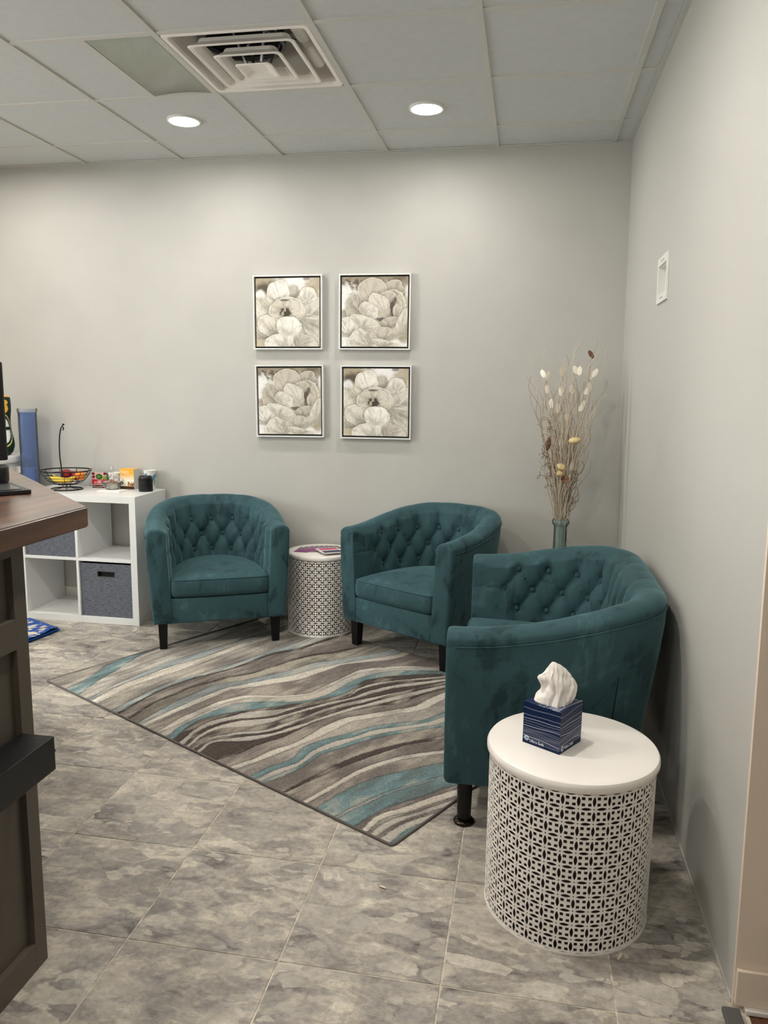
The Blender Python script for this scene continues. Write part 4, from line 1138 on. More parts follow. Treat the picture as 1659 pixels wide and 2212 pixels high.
# curly dark tendrils
for i in range(16):
    left = i < 10
    bxs = rnd.uniform(-.10, -.05) if left else rnd.uniform(.03, .07)
    z = rnd.uniform(.98, 1.30)-.1 if left else rnd.uniform(.85, 1.1)-.1
    pts = []; R_ = rnd.uniform(.010, .020); ph = rnd.uniform(0, 6); dr = rnd.uniform(-.05, -.02) if left else rnd.uniform(.01, .04)
    for q in range(34):
        f = q/33; th = ph+f*15
        pts.append(clampw((bxs*(.4+.6*f)+dr*f+R_*math.cos(th)*min(1, f*3), rnd.uniform(-.002, .002)-.03-.02*f, z-.12*(1-f)+R_*1.2*math.sin(th)*min(1, f*3))))
    bm = bmesh.new(); tube(bm, pts, .0013, 4); bobj('tendril', bm, M['stem_c'], sb)
# pale seed discs (px positions of the photo resolved at the vase's depth)
disc = [(-.130, 1.500, 25, 0), (-.105, 1.488, -15, 0), (-.035, 1.51, 5, 1), (.035, 1.52, 15, 0), (.055, 1.515, 0, 0), (.118, 1.495, -12, 0), (.132, 1.505, -28, 0), (.110, 1.60, 20, 2), (-.035, 1.41, 5, 1), (-.105, 1.42, -5, 0),
        (.100, 1.415, -28, 0), (.108, 1.435, -10, 0), (.02, 1.42, 10, 1), (.075, 1.328, -28, 0), (.083, 1.34, -20, 0), (-.08, 1.345, 5, 0), (-.045, 1.32, 0, 1), (.005, 1.27, 15, 1), (-.02, 1.14, 0, 1), (.04, 1.02, -10, 1)]
bm = bmesh.new(); lathe(bm, [(0, .0012), (.5, .0008), (1, 0), (.5, -.0008), (0, -.0012)], 18); bmesh.ops.recalc_face_normals(bm, faces=bm.faces)
dme = [bpy.data.meshes.new('seed_disc') for _ in range(3)]
for q, me in enumerate(dme):
    bm.to_mesh(me); me.materials.append([M['pod'], M['stem_a'], M['podb']][q])
bm.free()
for x, z, ang, kd in disc:
    o = bpy.data.objects.new('seed_disc', dme[kd]); C.objects.link(o); o.parent = sb
    o.scale = (.0125, .025, 1); o.rotation_euler = (PI/2-.25+rnd.uniform(-.3, .3), math.radians(-ang), rnd.uniform(-.5, .5))
    o.location = (x, rnd.uniform(-.07, -.02), z-.1)
    p = Vector(o.location)
    bm = bmesh.new(); tube(bm, [clampw((p.x*.75, p.y*.5, p.z-.16)), clampw((p.x*.92, p.y*.8, p.z-.07)), tuple(p)], .0011, 4); bobj('twig', bm, M['stem_a'], sb)
def lump(name, prof, loc, rot, m, n=20, jag=0, label=None):
    bm = bmesh.new(); lathe(bm, prof, n)
    if jag:
        r = random.Random(3)
        for v in bm.verts:
            f = 1+r.uniform(-jag, jag); v.co.x *= f; v.co.y *= f; v.co.z += r.uniform(-jag, jag)*.01
    o = bobj(name, bm, m, sb, True); o.location = loc; o.rotation_euler = rot
    if label: tag(o, label)
    return o
lump('dried_flower', [(0, -.02), (.010, -.016), (.030, -.004), (.033, .004), (.026, .014), (.012, .019), (0, .020)], (.047, -.10, 1.155-.1), (.15, -.15, 0), M['cream_fl'], jag=.08, label='flat cream dried flower head')
lump('dried_flower', [(0, -.012), (.012, -.010), (.021, .004), (.022, .012), (.012, .020), (0, .014)], (-.018, -.12, 1.015-.1), (.6, .3, 0), M['cream_fl'], jag=.14, label='crumpled cream dried flower head')
lump('dried_flower', [(0, -.014), (.010, -.010), (.017, 0), (.014, .012), (0, .014)], (-.022, -.12, .985-.1), (.9, -.3, 0), M['cream_fl'], jag=.16)
o = lump('lotus_pod', [(0, -.03), (.008, -.026), (.020, -.004), (.022, .006), (.020, .009), (.018, .006), (0, .004)], (.004, -.125, .955-.1), (1.2, .35, 0), M['podb'], label='brown seed pod with a pitted face')
lump('dried_leaf', [(0, -.04), (.010, -.02), (.013, .0), (.009, .025), (0, .04)], (-.088, -.07, 1.135-.1), (0, .1, 0), M['podb'], jag=.2, label='withered brown leaf')

# ------------------------------------------------------------------ tissue box on the near table
fx, fy = -.3445, -2.551; lx, ly = -.440, -2.490; rx, ry = -.280, -2.458
ux, uy = lx-fx, ly-fy; wxx, wyy = rx-fx, ry-fy
side = .113; a0 = math.atan2(uy, ux)
e1 = Vector((math.cos(a0), math.sin(a0))); e2 = Vector((math.sin(a0), -math.cos(a0)))
if e2.dot(Vector((wxx, wyy))) < 0: e2 = -e2
bh = .1165
cx, cy = fx+(e1.x+e2.x)*side/2, fy+(e1.y+e2.y)*side/2
tb = thing('tissue_box', 'navy tissue box with thin white wavy lines on the large white drum table', 'tissue box', (cx, cy, TZ), a0+PI)
# local frame: the left-hand visible face looks to -y, the right-hand one to +x
navy = lin_np((9, 32, 70)); linec = lin_np((206, 212, 226))
LN = [(.10, .07, .0045, 0.8), (.26, .06, .0045, .75), (.36, .05, .006, .95), (.43, .05, .0045, .6), (.50, .04, .004, .55), (.56, .07, .007, 1.), (.62, .03, .0035, .6), (.655, .03, .004, .75), (.69, .02, .0035, .5), (.715, .025, .0035, .6), (.745, .03, .004, .7), (.775, .03, .0035, .65), (.80, .03, .003, .5), (.825, .05, .008, 1.), (.86, .03, .003, .6), (.89, .05, .004, .75)]
def print_face(U, Vv, sgn, seed):
    """U 0..1 across, Vv 0..1 from the top down"""
    c = np.ones(U.shape+(3,))*navy
    for k, (v0, am, w, al) in enumerate(LN):
        f = v0+am*.5*np.sin(2.2*(U*sgn+.4)+k*.35+seed)+.008*np.sin(7*U+k)
        ins = np.clip(1.3-np.abs(Vv-f)/w, 0, 1)*al
        c = c*(1-ins[..., None])+linec*ins[..., None]
    band = sstep(.91, .925, Vv+.05*(1-U if sgn > 0 else U)-.03)[..., None]
    c = c*(1-band)+navy*band
    # round pale emblem and stroke-like mark inside it
    ex, ey = (.11, .865) if sgn > 0 else (.14, .90)
    r = np.hypot((U-ex), (Vv-ey)*bh/side)
    k = (1-sstep(.062, .07, r))[..., None]; c = c*(1-k)+lin_np((198, 216, 228))*k
    return c
M['print'] = attr_mat('printed_card', .45, spec=.22)
hs = side/2
def face(name, f, n1, n2, colr):
    g1 = np.linspace(0, 1, n1); g2 = np.linspace(0, 1, n2); U, Vv = np.meshgrid(g1, g2, indexing='ij')
    me = grid_mesh(name, f(U, Vv), colr(U, Vv)); return link(name, me, M['print'], tb)
face('front_face', lambda U, V_: np.stack([-hs+side*U, -hs+0*U, bh*(1-V_)], 2), 90, 240, lambda U, V_: print_face(U, V_, 1, 0))
face('side_face', lambda U, V_: np.stack([hs+0*U, -hs+side*U, bh*(1-V_)], 2), 90, 240, lambda U, V_: print_face(U, V_, -1, .4))
face('side_face', lambda U, V_: np.stack([-hs+0*U, hs-side*U, bh*(1-V_)], 2), 60, 120, lambda U, V_: print_face(U, V_, 1, .9))
face('back_face', lambda U, V_: np.stack([hs-side*U, hs+0*U, bh*(1-V_)], 2), 60, 120, lambda U, V_: print_face(U, V_, -1, 1.3))
def topcol(U, V_):
    c = np.ones(U.shape+(3,))*navy
    for k in range(15):
        x0 = .50+.50*(k/15)**.9
        f = x0+.06*np.sin(2.5*V_+k*.3)-.10*(1-V_)*(1-k/15)
        ins = np.clip(1.3-np.abs(U-f)/(.004+.003*(k % 3)), 0, 1)*(.5+.25*(k % 3))
        c = c*(1-ins[..., None])+linec*ins[..., None]
    return c
# top with an oval opening: a ring of quads round it
def ring_top():
    n = 96; rows = 18; P = np.zeros((n+1, rows, 3)); 
    for i in range(n+1):
        th = 2*PI*i/n; c, s = math.cos(th), math.sin(th)
        sq = hs/max(abs(c), abs(s))
        for j in range(rows):
            f = j/(rows-1); r_in = .036
            P[i, j] = (c*(r_in+(sq-r_in)*f), s*(r_in+(sq-r_in)*f), bh)
    U = (P[:, :, 0]+hs)/side; V_ = (P[:, :, 1]+hs)/side
    return P, topcol(U, V_)
P, cc = ring_top(); link('top_face', grid_mesh('top_face', P, cc), M['print'], tb)
bx('box_floor', -hs+.001, hs-.001, -hs+.001, hs-.001, .0005, .06, M['tissue'], tb)
M['ink'] = mat('white_ink', (226, 230, 238), .5); M['ink_b'] = mat('blue_ink', (70, 110, 160), .5)
for rot, loc in ((0, (-hs+.022, -hs-.0004, .0075)), (PI/2, (hs+.0004, -hs+.026, .0075))):
    o = link('lettering', text_mesh('Ultra Soft', .0112), M['ink'], tb); o.location = loc; o.rotation_euler = (PI/2, 0, rot)
    bm = bmesh.new()
    for k, (a, b, c, d) in enumerate(((-.0035, -.002, -.001, .003), (-.001, -.003, .0005, .003), (.001, .0, .003, .0005), (.0025, -.003, .0035, .002))):
        tube(bm, [(a, 0, b), ((a+c)/2+.0008, 0, (b+d)/2), (c, 0, d)], .0005, 4)
    o = bobj('emblem_stroke', bm, M['ink_b'], tb); o.rotation_euler = (0, 0, rot)
    o.location = (-hs+.0125, -hs-.0008, bh*.135) if rot == 0 else (hs+.0008, -hs+.0158, bh*.10)
# the pulled-up tissue
def tissue():
    n, m = 150, 60; P = np.zeros((n+1, m, 3)); hz = .116
    F = [0, .06, .16, .30, .42, .52, .60, .66, .74, .84, .93, 1.0]
    RL_ = [.040, .053, .047, .036, .033, .037, .043, .040, .026, .017, .011, .002]
    RR_ = [.040, .050, .056, .061, .060, .056, .052, .048, .042, .031, .018, .002]
    RD_ = [.034, .040, .037, .033, .031, .029, .027, .024, .020, .015, .010, .002]
    f = np.linspace(0, 1, m); th = np.linspace(0, 2*PI, n+1)
    TH, FF = np.meshgrid(th, f, indexing='ij')
    rl, rr, rd = (np.interp(FF, F, q) for q in (RL_, RR_, RD_))
    c, s_ = np.cos(TH), np.sin(TH)
    X = np.where(c > 0, c*rr, c*rl); Y = s_*rd
    # long creased pleats running from the hem up to the pinch, not quite regular
    def tri(a): return 2*np.abs(a/PI-np.floor(a/PI+.5))           # 0..1 sharp folds
    ph = 2.1*X/.02+1.5*np.sin(5*FF+2)+2.2*vnoise(X*60+9, FF*2, 5, 2)
    ph2 = 5.6*X/.02-2.0*FF+3*vnoise(X*80+3, FF*3, 15, 2)
    amp = .011*np.sin(PI*np.clip(FF*.92+.08, 0, 1))**.6
    Y = Y*(1+.15*np.sin(3*TH))+np.abs(s_)**.7*np.sign(s_)*(amp*(tri(ph)-.5)+.0045*(tri(ph2)-.5))
    X = X+.012*(vnoise(TH*3.2, FF*6, 31, 3)-.5)*np.sin(PI*np.clip(FF, .08, 1))-.005*FF**2
    Z = hz*FF+.010*(vnoise(TH*2.5+7, FF*3, 8, 2)-.5)*FF*(1-FF)*2
    P = np.stack([X, Y, Z], 2); P[n] = P[0]
    return P
o = link('tissue', grid_mesh('tissue', tissue()), M['tissue'], tb, True); o.location = (.0, 0, bh-.006); o.rotation_euler = (0, 0, .75)
tag(o, 'crumpled white tissue pulled up from the box')

# ------------------------------------------------------------------ cards on the small table
TT = TZ+RUGT
M['card_purple'] = None
def card(name, label, x, y, z, rz, w, d, fcol, group):
    n, m = 28, 40
    g1 = np.linspace(-.5, .5, n); g2 = np.linspace(-.5, .5, m); U, V_ = np.meshgrid(g1, g2, indexing='ij')
    P = np.stack([U*w, V_*d, 0*U+.0009], 2)
    t = thing(name, label, 'card', (x, y, z), rz, group)
    link('printed_side', grid_mesh('printed_side', P, fcol(U+.5, V_+.5)), M['print'], t)
    bx('card_stock', -w/2, w/2, -d/2, d/2, 0, .0008, M['paper'], t)
    return t
def purple(seed):
    def f(U, V_):
        c = np.ones(U.shape+(3,))*lin_np((138, 52, 122))
        k = sstep(.55, .72, V_+.15*(vnoise(U*4, V_*4, seed)-.5))[..., None]
        pic = lin_np((96, 98, 84))*(1-.0)+0*c; pic = pic*(.5+1.1*vnoise(U*9, V_*14, seed+3)[..., None])
        c = c*(1-k)+pic*k
        tx = ((np.abs(V_-.30) < .02) | (np.abs(V_-.22) < .012))*(vnoise(U*40, V_*2, seed) > .42)*(U > .12)*(U < .88)
        c = c*(1-.55*tx[..., None])+.55*tx[..., None]*lin_np((220, 190, 214))
        e = (np.maximum(np.abs(U-.5), 0) > .485)[..., None]
        return c*(1-e)+lin_np((230, 214, 228))*e
    return f
pc = [(-1.712, -.238), (-1.69, -.222), (-1.668, -.212), (-1.647, -.206), (-1.626, -.203), (-1.605, -.203), (-1.584, -.205), (-1.562, -.209)]
for i, (x, y) in enumerate(pc):
    lb = ['purple card with a picture strip, leftmost of the fanned row on the small drum table', 'purple card, second from the left in the fanned row', 'purple card, third from the left in the fanned row', 'purple card, fourth from the left in the fanned row', 'purple card, fifth from the left in the fanned row', 'purple card, sixth from the left in the fanned row', 'purple card, seventh from the left in the fanned row', 'purple card at the right end of the fanned row, beside the armchair'][i]
    card('purple_card', lb, x, y, TT+.0002+i*.0017, -.02-.11*i, .088, .135, purple(i), 'fanned purple cards')
def striped(navyblock):
    def f(U, V_):
        c = np.ones(U.shape+(3,))*lin_np((240, 234, 236))
        k = (U > .06)*(U < .94)*(V_ > .06)*(V_ < .44); c = np.where(k[..., None], lin_np(navyblock), c)
        k2 = (U > .06)*(U < .94)*(V_ > .54)*(V_ < .80); c = np.where(k2[..., None], lin_np((206, 52, 92)), c)
        k3 = (U > .06)*(U < .94)*(V_ > .84)*(V_ < .96); c = np.where(k3[..., None], lin_np((86, 84, 100)), c)
        return c
    return f
card('striped_card', 'white card with navy and pink blocks lying over the purple cards', -1.545, -.275, TT+.0150, .55, .12, .15, striped((48, 60, 84)), 'navy and pink cards')
card('striped_card', 'white card with navy block peeking out under the pink and navy card', -1.549, -.283, TT+.0133, .62, .12, .15, striped((40, 52, 80)), 'navy and pink cards')

# ------------------------------------------------------------------ things on the cube shelf
ST = SH+.0005
def ring(r, z, n=36): return [(r*math.cos(2*PI*k/n), r*math.sin(2*PI*k/n), z) for k in range(n)]
BX, BY = -3.232, -.205
fb = thing('fruit_basket', 'black wire fruit basket with a tall curved hook on the cube shelf', 'fruit basket', (BX, BY, ST))
def wires(name, loops, r, closed=True):
    bm = bmesh.new()
    for L in loops: tube(bm, L, r, 6, closed=closed)
    return bobj(name, bm, M['wire'], fb, True)
wires('rim', [ring(.148, .118)], .0040)
prof_b = [(.030, .030), (.060, .033), (.092, .046), (.118, .070), (.136, .096), (.148, .118)]
for r, z in ((.136, .096), (.124, .078), (.106, .058), (.08, .040), (.035, .030)): wires('hoop', [ring(r, z)], .0020)
for k in range(9):
    a = 2*PI*k/9+.3; wires('rib', [[(r*math.cos(a), r*math.sin(a), z) for r, z in prof_b]], .0020, False)
wires('base_ring', [ring(.092, .004)], .0038)
for k in range(6):
    a = 2*PI*k/6; wires('spoke', [[(.09*math.cos(a), .09*math.sin(a), .004), (.05*math.cos(a), .05*math.sin(a), .008), (.026*math.cos(a), .026*math.sin(a), .016), (.024*math.cos(a), .024*math.sin(a), .030)]], .0020, False)
hk = [(-.035, .012, .030), (-.036, .012, .11), (-.044, .012, .20), (-.044, .012, .27), (-.038, .012, .33), (-.028, .012, .372), (-.016, .012, .388), (-.010, .012, .378), (-.011, .012, .366), (-.015, .012, .362)]
wires('hook_pole', [hk], .0036, False)
o = lobj('hook_knob', [(0, -.007), (.006, -.004), (.007, 0), (.006, .004), (0, .007)], M['wire'], fb, 12); o.location = (-.010, .012, .396)
def banana(label, loc, rz, tilt):
    bm = bmesh.new(); pts = []; rs = []
    n = 15; rows = []
    for i in range(n):
        f = i/(n-1); th = (f-.5)*1.7; R_ = .105
        p = Vector((R_*math.sin(th), 0, R_*(1-math.cos(th))*.75)); r = .0165*math.sin(PI*min(1, max(0, .06+.88*f)))**.45
        if i in (0,): r = .005
        if i == n-1: r = .004
        rows.append([bm.verts.new(p+Vector((-math.sin(th)*0, r*math.cos(a), r*math.sin(a)))) for a in [2*PI*k/7 for k in range(7)]])
    for a, b in zip(rows, rows[1:]):
        for k in range(7): bm.faces.new((a[k], a[(k+1) % 7], b[(k+1) % 7], b[k]))
    bm.faces.new(rows[0]); bm.faces.new(rows[-1])
    o = bobj('banana', bm, M['banana'], None, True); o.location = loc; o.rotation_euler = (tilt, 0, rz); tag(o, label, 'banana', 'bananas in the wire basket')
banana('yellow banana at the front of the wire fruit basket', (BX+.000, BY-.045, ST+.058), .03, .5)
banana('yellow banana behind the front banana in the wire basket', (BX-.004, BY-.010, ST+.056), -.1, .2)
def fruit(name, label, cat, r, loc, m, stem=True, group=None):
    bm = bmesh.new()
    pr_ = [(0, -.82*r), (.3*r, -.93*r), (.7*r, -.72*r), (.96*r, -.2*r), (1.0*r, .15*r), (.88*r, .6*r), (.55*r, .9*r), (.2*r, .86*r), (0, .72*r)]
    lathe(bm, pr_, 20); o = bobj(name, bm, m, None, True); o.location = loc; tag(o, label, cat, group)
    if stem:
        bm = bmesh.new(); tube(bm, [(0, 0, .7*r), (.1*r, 0, 1.0*r), (.25*r, 0, 1.25*r)], .0016, 5); bobj('stem', bm, M['stem_brown'], o)
    return o
fruit('apple', 'dark red apple on top of the bananas in the wire basket', 'apple', .031, (BX-.030, BY+.052, ST+.088), M['apple'], True, 'apples in the wire basket')
fruit('apple', 'red apple lying low behind the bananas in the wire basket', 'apple', .030, (BX+.030, BY+.062, ST+.078), M['apple'], True, 'apples in the wire basket')
fruit('orange', 'orange at the right side of the wire fruit basket', 'orange', .030, (BX+.092, BY+.005, ST+.088), M['orange'], False)
# tea cartons
def carton(name, label, x, y, w, d, h, rz, fcol, side_rgb):
    t = thing(name, label, 'carton', (x, y, ST), rz)
    g1 = np.linspace(0, 1, 60); g2 = np.linspace(0, 1, 90); U, V_ = np.meshgrid(g1, g2, indexing='ij')
    link('printed_front', grid_mesh('printed_front', np.stack([-w/2+w*U, -d/2-.0004+0*U, h*(1-V_)], 2), fcol(U, V_)), M['print'], t)
    bx('carton_body', -w/2, w/2, -d/2, d/2, 0, h, mat(name+'_side', side_rgb, .5), t)
    return t
def redf(U, V_):
    c = np.ones(U.shape+(3,))*lin_np((196, 36, 52))
    a = (V_ < .46); c = np.where(a[..., None], lin_np((214, 176, 168))*(.55+.8*vnoise(U*5, V_*6, 3)[..., None]), c)
    for x, y in ((.1, .1), (.9, .08), (.12, .3)): c = np.where((np.hypot(U-x, (V_-y)*1.3) < .11)[..., None], lin_np((116, 16, 34)), c)
    c = np.where(((U > .72)*(V_ > .25)*(V_ < .46))[..., None], lin_np((126, 160, 50)), c)
    r = np.hypot(U-.5, (V_-.28)*1.3)
    c = np.where((r < .25)[..., None], lin_np((190, 196, 150)), c); c = np.where((r < .225)[..., None], lin_np((28, 70, 34)), c)
    c = np.where((r < .14)[..., None]*((vnoise(U*14, V_*14, 6) > .45)[..., None]), lin_np((110, 160, 60)), c)
    for v0, u0, u1, w in ((.545, .38, .68, .022), (.63, .14, .75, .03), (.71, .14, .62, .018)):
        c = np.where(((np.abs(V_-v0) < w)*(U > u0)*(U < u1)*(vnoise(U*26, V_*3, 9) > .38))[..., None], lin_np((244, 210, 206)), c)
    c = np.where(((V_ > .78)*(V_ < .82))[..., None], lin_np((236, 226, 214)), c)
    c = np.where((V_ >= .82)[..., None], lin_np((66, 26, 26))*(.7+.6*vnoise(U*3, V_*20, 4)[..., None]), c)
    c = np.where(((np.abs(V_-.90-.03*np.sin(4*U)) < .016))[..., None], lin_np((230, 214, 200)), c)
    return c
carton('tea_carton', 'red tea carton with a round green emblem beside the patterned cup', -3.083, -.055, .098, .062, .098, .03, redf, (150, 150, 148))
def yelf(U, V_):
    top = lin_np((240, 176, 48)); bot = lin_np((240, 234, 216))
    k = sstep(.15, .62, V_)[..., None]; c = top*(1-k)+bot*k
    c = np.where(((np.abs(V_-.30) < .012)*(U > .08)*(U < .34))[..., None], lin_np((190, 150, 70)), c)
    c = np.where(((np.abs(V_-.37) < .006)*(U > .08)*(U < .66)*(vnoise(U*40, V_, 2) > .35))[..., None], lin_np((176, 150, 100)), c)
    c = np.where((V_ > .85)[..., None], lin_np((74, 46, 32))*(.6+.9*vnoise(U*4, V_*40, 4)[..., None]), c)
    c = np.where(((U > .55)*(V_ > .62)*(V_ < .84))[..., None]*((vnoise(U*12, V_*16, 8) > .36)[..., None]), lin_np((150, 92, 40))*(.6+.9*vnoise(U*22, V_*26, 5)[..., None]), c)
    c = np.where(((np.hypot((U-.10)/.14, (V_-.70)/.09) < 1))[..., None], lin_np((58, 40, 32)), c)
    for a in range(6):
        x, y = .16+.05*(a % 3), .48+.055*a
        c = np.where(((np.abs(V_-y-.4*(U-x)) < .008)*(np.abs(U-x) < .10))[..., None], lin_np((90, 66, 48)), c)
    return c
yc_ = carton('tea_carton', 'yellow and white tea carton between the patterned cup and black lids', -2.886, -.062, .096, .07, .124, -.06, yelf, (196, 196, 190))
bx('carton_flap', -.048, .048, -.0352, .035, .1242, .1248, mat('amber_card', (238, 172, 60), .5), yc_)
o = link('lettering', text_mesh('TAZO', .021), M['paper'], yc_); o.location = (-.043, -.0358, .099); o.rotation_euler = (PI/2, 0, 0)
# patterned cup in the glass bowl, packets, napkin, spoon
GX, GY = -2.950, -.165
bx_n = bx('paper_napkin', -.075, .075, -.05, .05, 0, .006, M['paper'], None, bev=.002); bx_n.location = (GX+.018, GY-.062, ST); bx_n.rotation_euler = (0, 0, -.03)
bx_n.location.y = GY-.035
tag(bx_n, 'folded white paper napkin under the small glass bowl', 'napkin')
NB = ST+.0064
gb = lobj('glass_bowl', [(0, .002), (.038, .002), (.042, .006), (.046, .018), (.058, .034), (.064, .044), (.066, .047), (.063, .046), (.056, .037), (.043, .020), (.036, .008), (0, .007)], M['glass_clear'], None, 36)
bm = bmesh.new(); bm.from_mesh(gb.data)
for v in bm.verts:
    a = math.atan2(v.co.y, v.co.x); k = 1+.022*math.cos(18*a)*(v.co.z > .004); v.co.x *= k; v.co.y *= k
bm.to_mesh(gb.data); bm.free()
gb.location = (GX, GY, NB); tag(gb, 'small ribbed glass bowl of brown packets on the white cube shelf', 'bowl')
for k in range(9):
    a = k*.72; r_ = .026
    bm = bmesh.new(); box(bm, -.020, .020, -.012, .012, -.002, .002, bev=.0015)
    o = bobj('sugar_packet', bm, M['kraft'], None); o.location = (GX+r_*math.cos(a), GY+r_*math.sin(a), NB+.030+.0052*(k % 4)); o.rotation_euler = (.25*math.sin(k*2.1), .3*math.cos(k), a)
    tag(o, 'small brown paper packet heaped in the glass bowl', 'packet', 'brown packets in the glass bowl')
def cup(name, label, loc, r0, r1, h, fcol):
    n, m = 64, 40; P = np.zeros((n+1, m, 3)); a = np.linspace(0, 2*PI, n+1); f = np.linspace(0, 1, m)
    A, F = np.meshgrid(a, f, indexing='ij'); R_ = r0+(r1-r0)*F
    P = np.stack([R_*np.cos(A), R_*np.sin(A), .002+(h-.002)*F], 2)
    t = thing(name, label, 'cup', loc)
    link('cup_wall', grid_mesh('cup_wall', P, fcol(A, F)), M['print'], t, True)
    lobj('cup_rim', [(r1-.002, h-.002), (r1+.0015, h-.001), (r1+.0015, h+.0015), (r1-.002, h+.0015)], M['paper'], t, 40, close=True)
    lobj('cup_inside', [(r1-.0022, h), (r0-.0015, .006), (0, .006), (0, .001), (r0-.001, .001)], M['paper'], t, 40)
def scroll(A, F):
    c = np.ones(A.shape+(3,))*lin_np((232, 228, 220))
    k = vnoise(A*7, F*8, 3, 2); c = np.where((np.abs(k-.5) < .022)[..., None], lin_np((70, 62, 58)), c)
    for q in range(70):
        r = random.Random(q); a0, f0 = r.uniform(0, 2*PI), r.uniform(.1, .92)
        c = np.where((np.hypot((A-a0)*.5, (F-f0)) < .035)[..., None], lin_np((44, 40, 40)), c)
    return c
cup('paper_cup', 'white paper cup with black scroll pattern behind the glass bowl', (-2.979, -.078, ST), .028, .041, .098, scroll)
def leafy(A, F):
    c = np.ones(A.shape+(3,))*lin_np((234, 232, 226))
    for k in range(3):
        a0 = 4.1+k*2.1
        u = np.angle(np.exp(1j*(A-a0)))
        c = np.where(((np.abs(F-.66-.15*u) < .16)*(np.abs(u) < .55))[..., None], lin_np((92, 146, 176)), c)
        r = np.hypot((u-.25)/.5, (F-.38)/.24)
        c = np.where((r < 1.15)[..., None], lin_np((44, 60, 56)), c); c = np.where((r < 1.05)[..., None], lin_np((226, 232, 220)), c); c = np.where((r < .85)[..., None], lin_np((112, 156, 92)), c)
    return c
cup('paper_cup', 'white paper cup with blue and green leaf print behind the black lids', (-2.752, -.062, ST), .027, .037, .118, leafy)
lm = None
for k in range(11):
    z = ST+.0076*k
    if k < 10:
        pr_ = [(0, .0005), (.0415, .0005), (.0425, .002), (.0425, .0052), (.0405, .0066), (.037, .0068), (0, .0068)]
        if lm is None:
            o = lobj('cup_cover', pr_, M['black_plastic'], None, 36); lm = o.data
        else:
            o = bpy.data.objects.new('cup_cover', lm); C.objects.link(o)
        tag(o, 'black plastic cup lid, '+['lowest', 'second from the bottom', 'third from the bottom', 'fourth from the bottom', 'fifth from the bottom', 'sixth from the bottom', 'seventh from the bottom', 'fourth from the top', 'third from the top', 'just under the topmost'][k]+' of the stack on the cube shelf', 'cup lid', 'stacked black cup lids')
    else:
        o = lobj('cup_cover', [(0, .0005), (.0415, .0005), (.0425, .002), (.0425, .0045), (.039, .006), (.038, .015), (.0365, .017), (.034, .0165), (.0325, .0125), (0, .0125)], M['black_plastic'], None, 36)
        tag(o, 'topmost black plastic cup lid of the stack, its raised rim showing', 'cup lid', 'stacked black cup lids')
    o.location = (-2.738+.0006*math.sin(k*2), -.148+.0006*math.cos(k*3), z)
# clear stirrer-like spoon standing in the patterned cup
bm = bmesh.new()
tube(bm, [(0, 0, .0), (-.004, 0, .05), (-.010, 0, .10)], .0016, 6)
o = bobj('plastic_spoon', bm, M['plastic_clear'], None, True); o.location = (-2.990, -.074, ST+.007); tag(o, 'clear plastic spoon standing in the patterned paper cup', 'spoon')
bm = bmesh.new(); lathe(bm, [(0, .0022), (.7, .0016), (1, 0), (.7, -.0012), (0, -.002)], 20)
b2 = bobj('spoon_bowl', bm, M['plastic_clear'], o, True); b2.scale = (.012, .020, 1); b2.rotation_euler = (PI/2, -.15, .3); b2.location = (-.013, 0, .119)

# ------------------------------------------------------------------ left edge: cooler, cup tube, bottle, monitor
wc = thing('water_cooler', 'white water cooler at the left edge behind the wooden counter', 'water cooler', (-3.76, -.21, 0))
bx('cooler_body', -.20, .16, -.16, .17, 0, .925, M['white_plastic'], wc, bev=.01)
bx('cooler_top', -.225, .184, -.185, .185, .926, .972, M['white_plastic'], wc, bev=.012)
bx('front_panel', -.15, .11, -.168, -.161, .50, .86, M['black_plastic'], wc, bev=.002)
ct = thing('cup_dispenser', 'tall translucent blue cup tube hanging beside the white cooler', 'cup dispenser', (-3.512, -.150, .62))
lobj('tube', [(.0525, 0), (.0545, 0), (.0545, .635), (.0525, .635)], M['plastic_blue'], ct, 40, close=True)
lobj('tube_collar', [(.0548, .618), (.0585, .618), (.0590, .640), (.0548, .640)], M['plastic_clear'], ct, 40, close=True)
bx('bracket', -.0870, -.0550, -.02, .02, .05, .09, M['white_plastic'], ct); bx('bracket', -.0870, -.0550, -.02, .02, .24, .28, M['white_plastic'], ct)
pc_me = None
for k in range(7):
    pr_ = [(.030, .0), (.0405, .085), (.0425, .087), (.0425, .0895), (.0400, .0885), (.0285, .002), (0, .001)]
    if pc_me is None:
        o = lobj('paper_cone_cup', pr_, mat('pale_cup', (206, 222, 240), .5), None, 28); pc_me = o.data
    else:
        o = bpy.data.objects.new('paper_cone_cup', pc_me); C.objects.link(o)
    o.location = (-3.512, -.150, .6205+.030*k); tag(o, 'pale cup nested in the lower half of the blue tube', 'cup', 'cups in the blue tube')
bt = thing('sports_bottle', 'dark green bottle with white and yellow emblem standing on the cooler', 'bottle', (-3.640, -.215, .9722))
pb = [(0, 0), (.034, .001), (.052, .02), (.062, .05), (.064, .075), (.060, .105), (.0505, .15), (.047, .20), (.0485, .235), (.053, .27), (.055, .31), (.053, .345), (.050, .356), (.0, .357)]
zz = np.linspace(0, 1, 120); pr = np.array([p[0] for p in pb[:-1]]); pz = np.array([p[1] for p in pb[:-1]])
cum = np.concatenate([[0], np.cumsum(np.hypot(np.diff(pr), np.diff(pz)))]); q = zz*cum[-1]; RR = np.interp(q, cum, pr); ZZ = np.interp(q, cum, pz)
aa = np.linspace(0, 2*PI, 90); A, Zg = np.meshgrid(aa, ZZ, indexing='ij'); Rg = np.broadcast_to(RR, A.shape)
P = np.stack([Rg*np.cos(A), Rg*np.sin(A), Zg], 2)
cg = np.ones(A.shape+(3,))*lin_np((20, 46, 36))
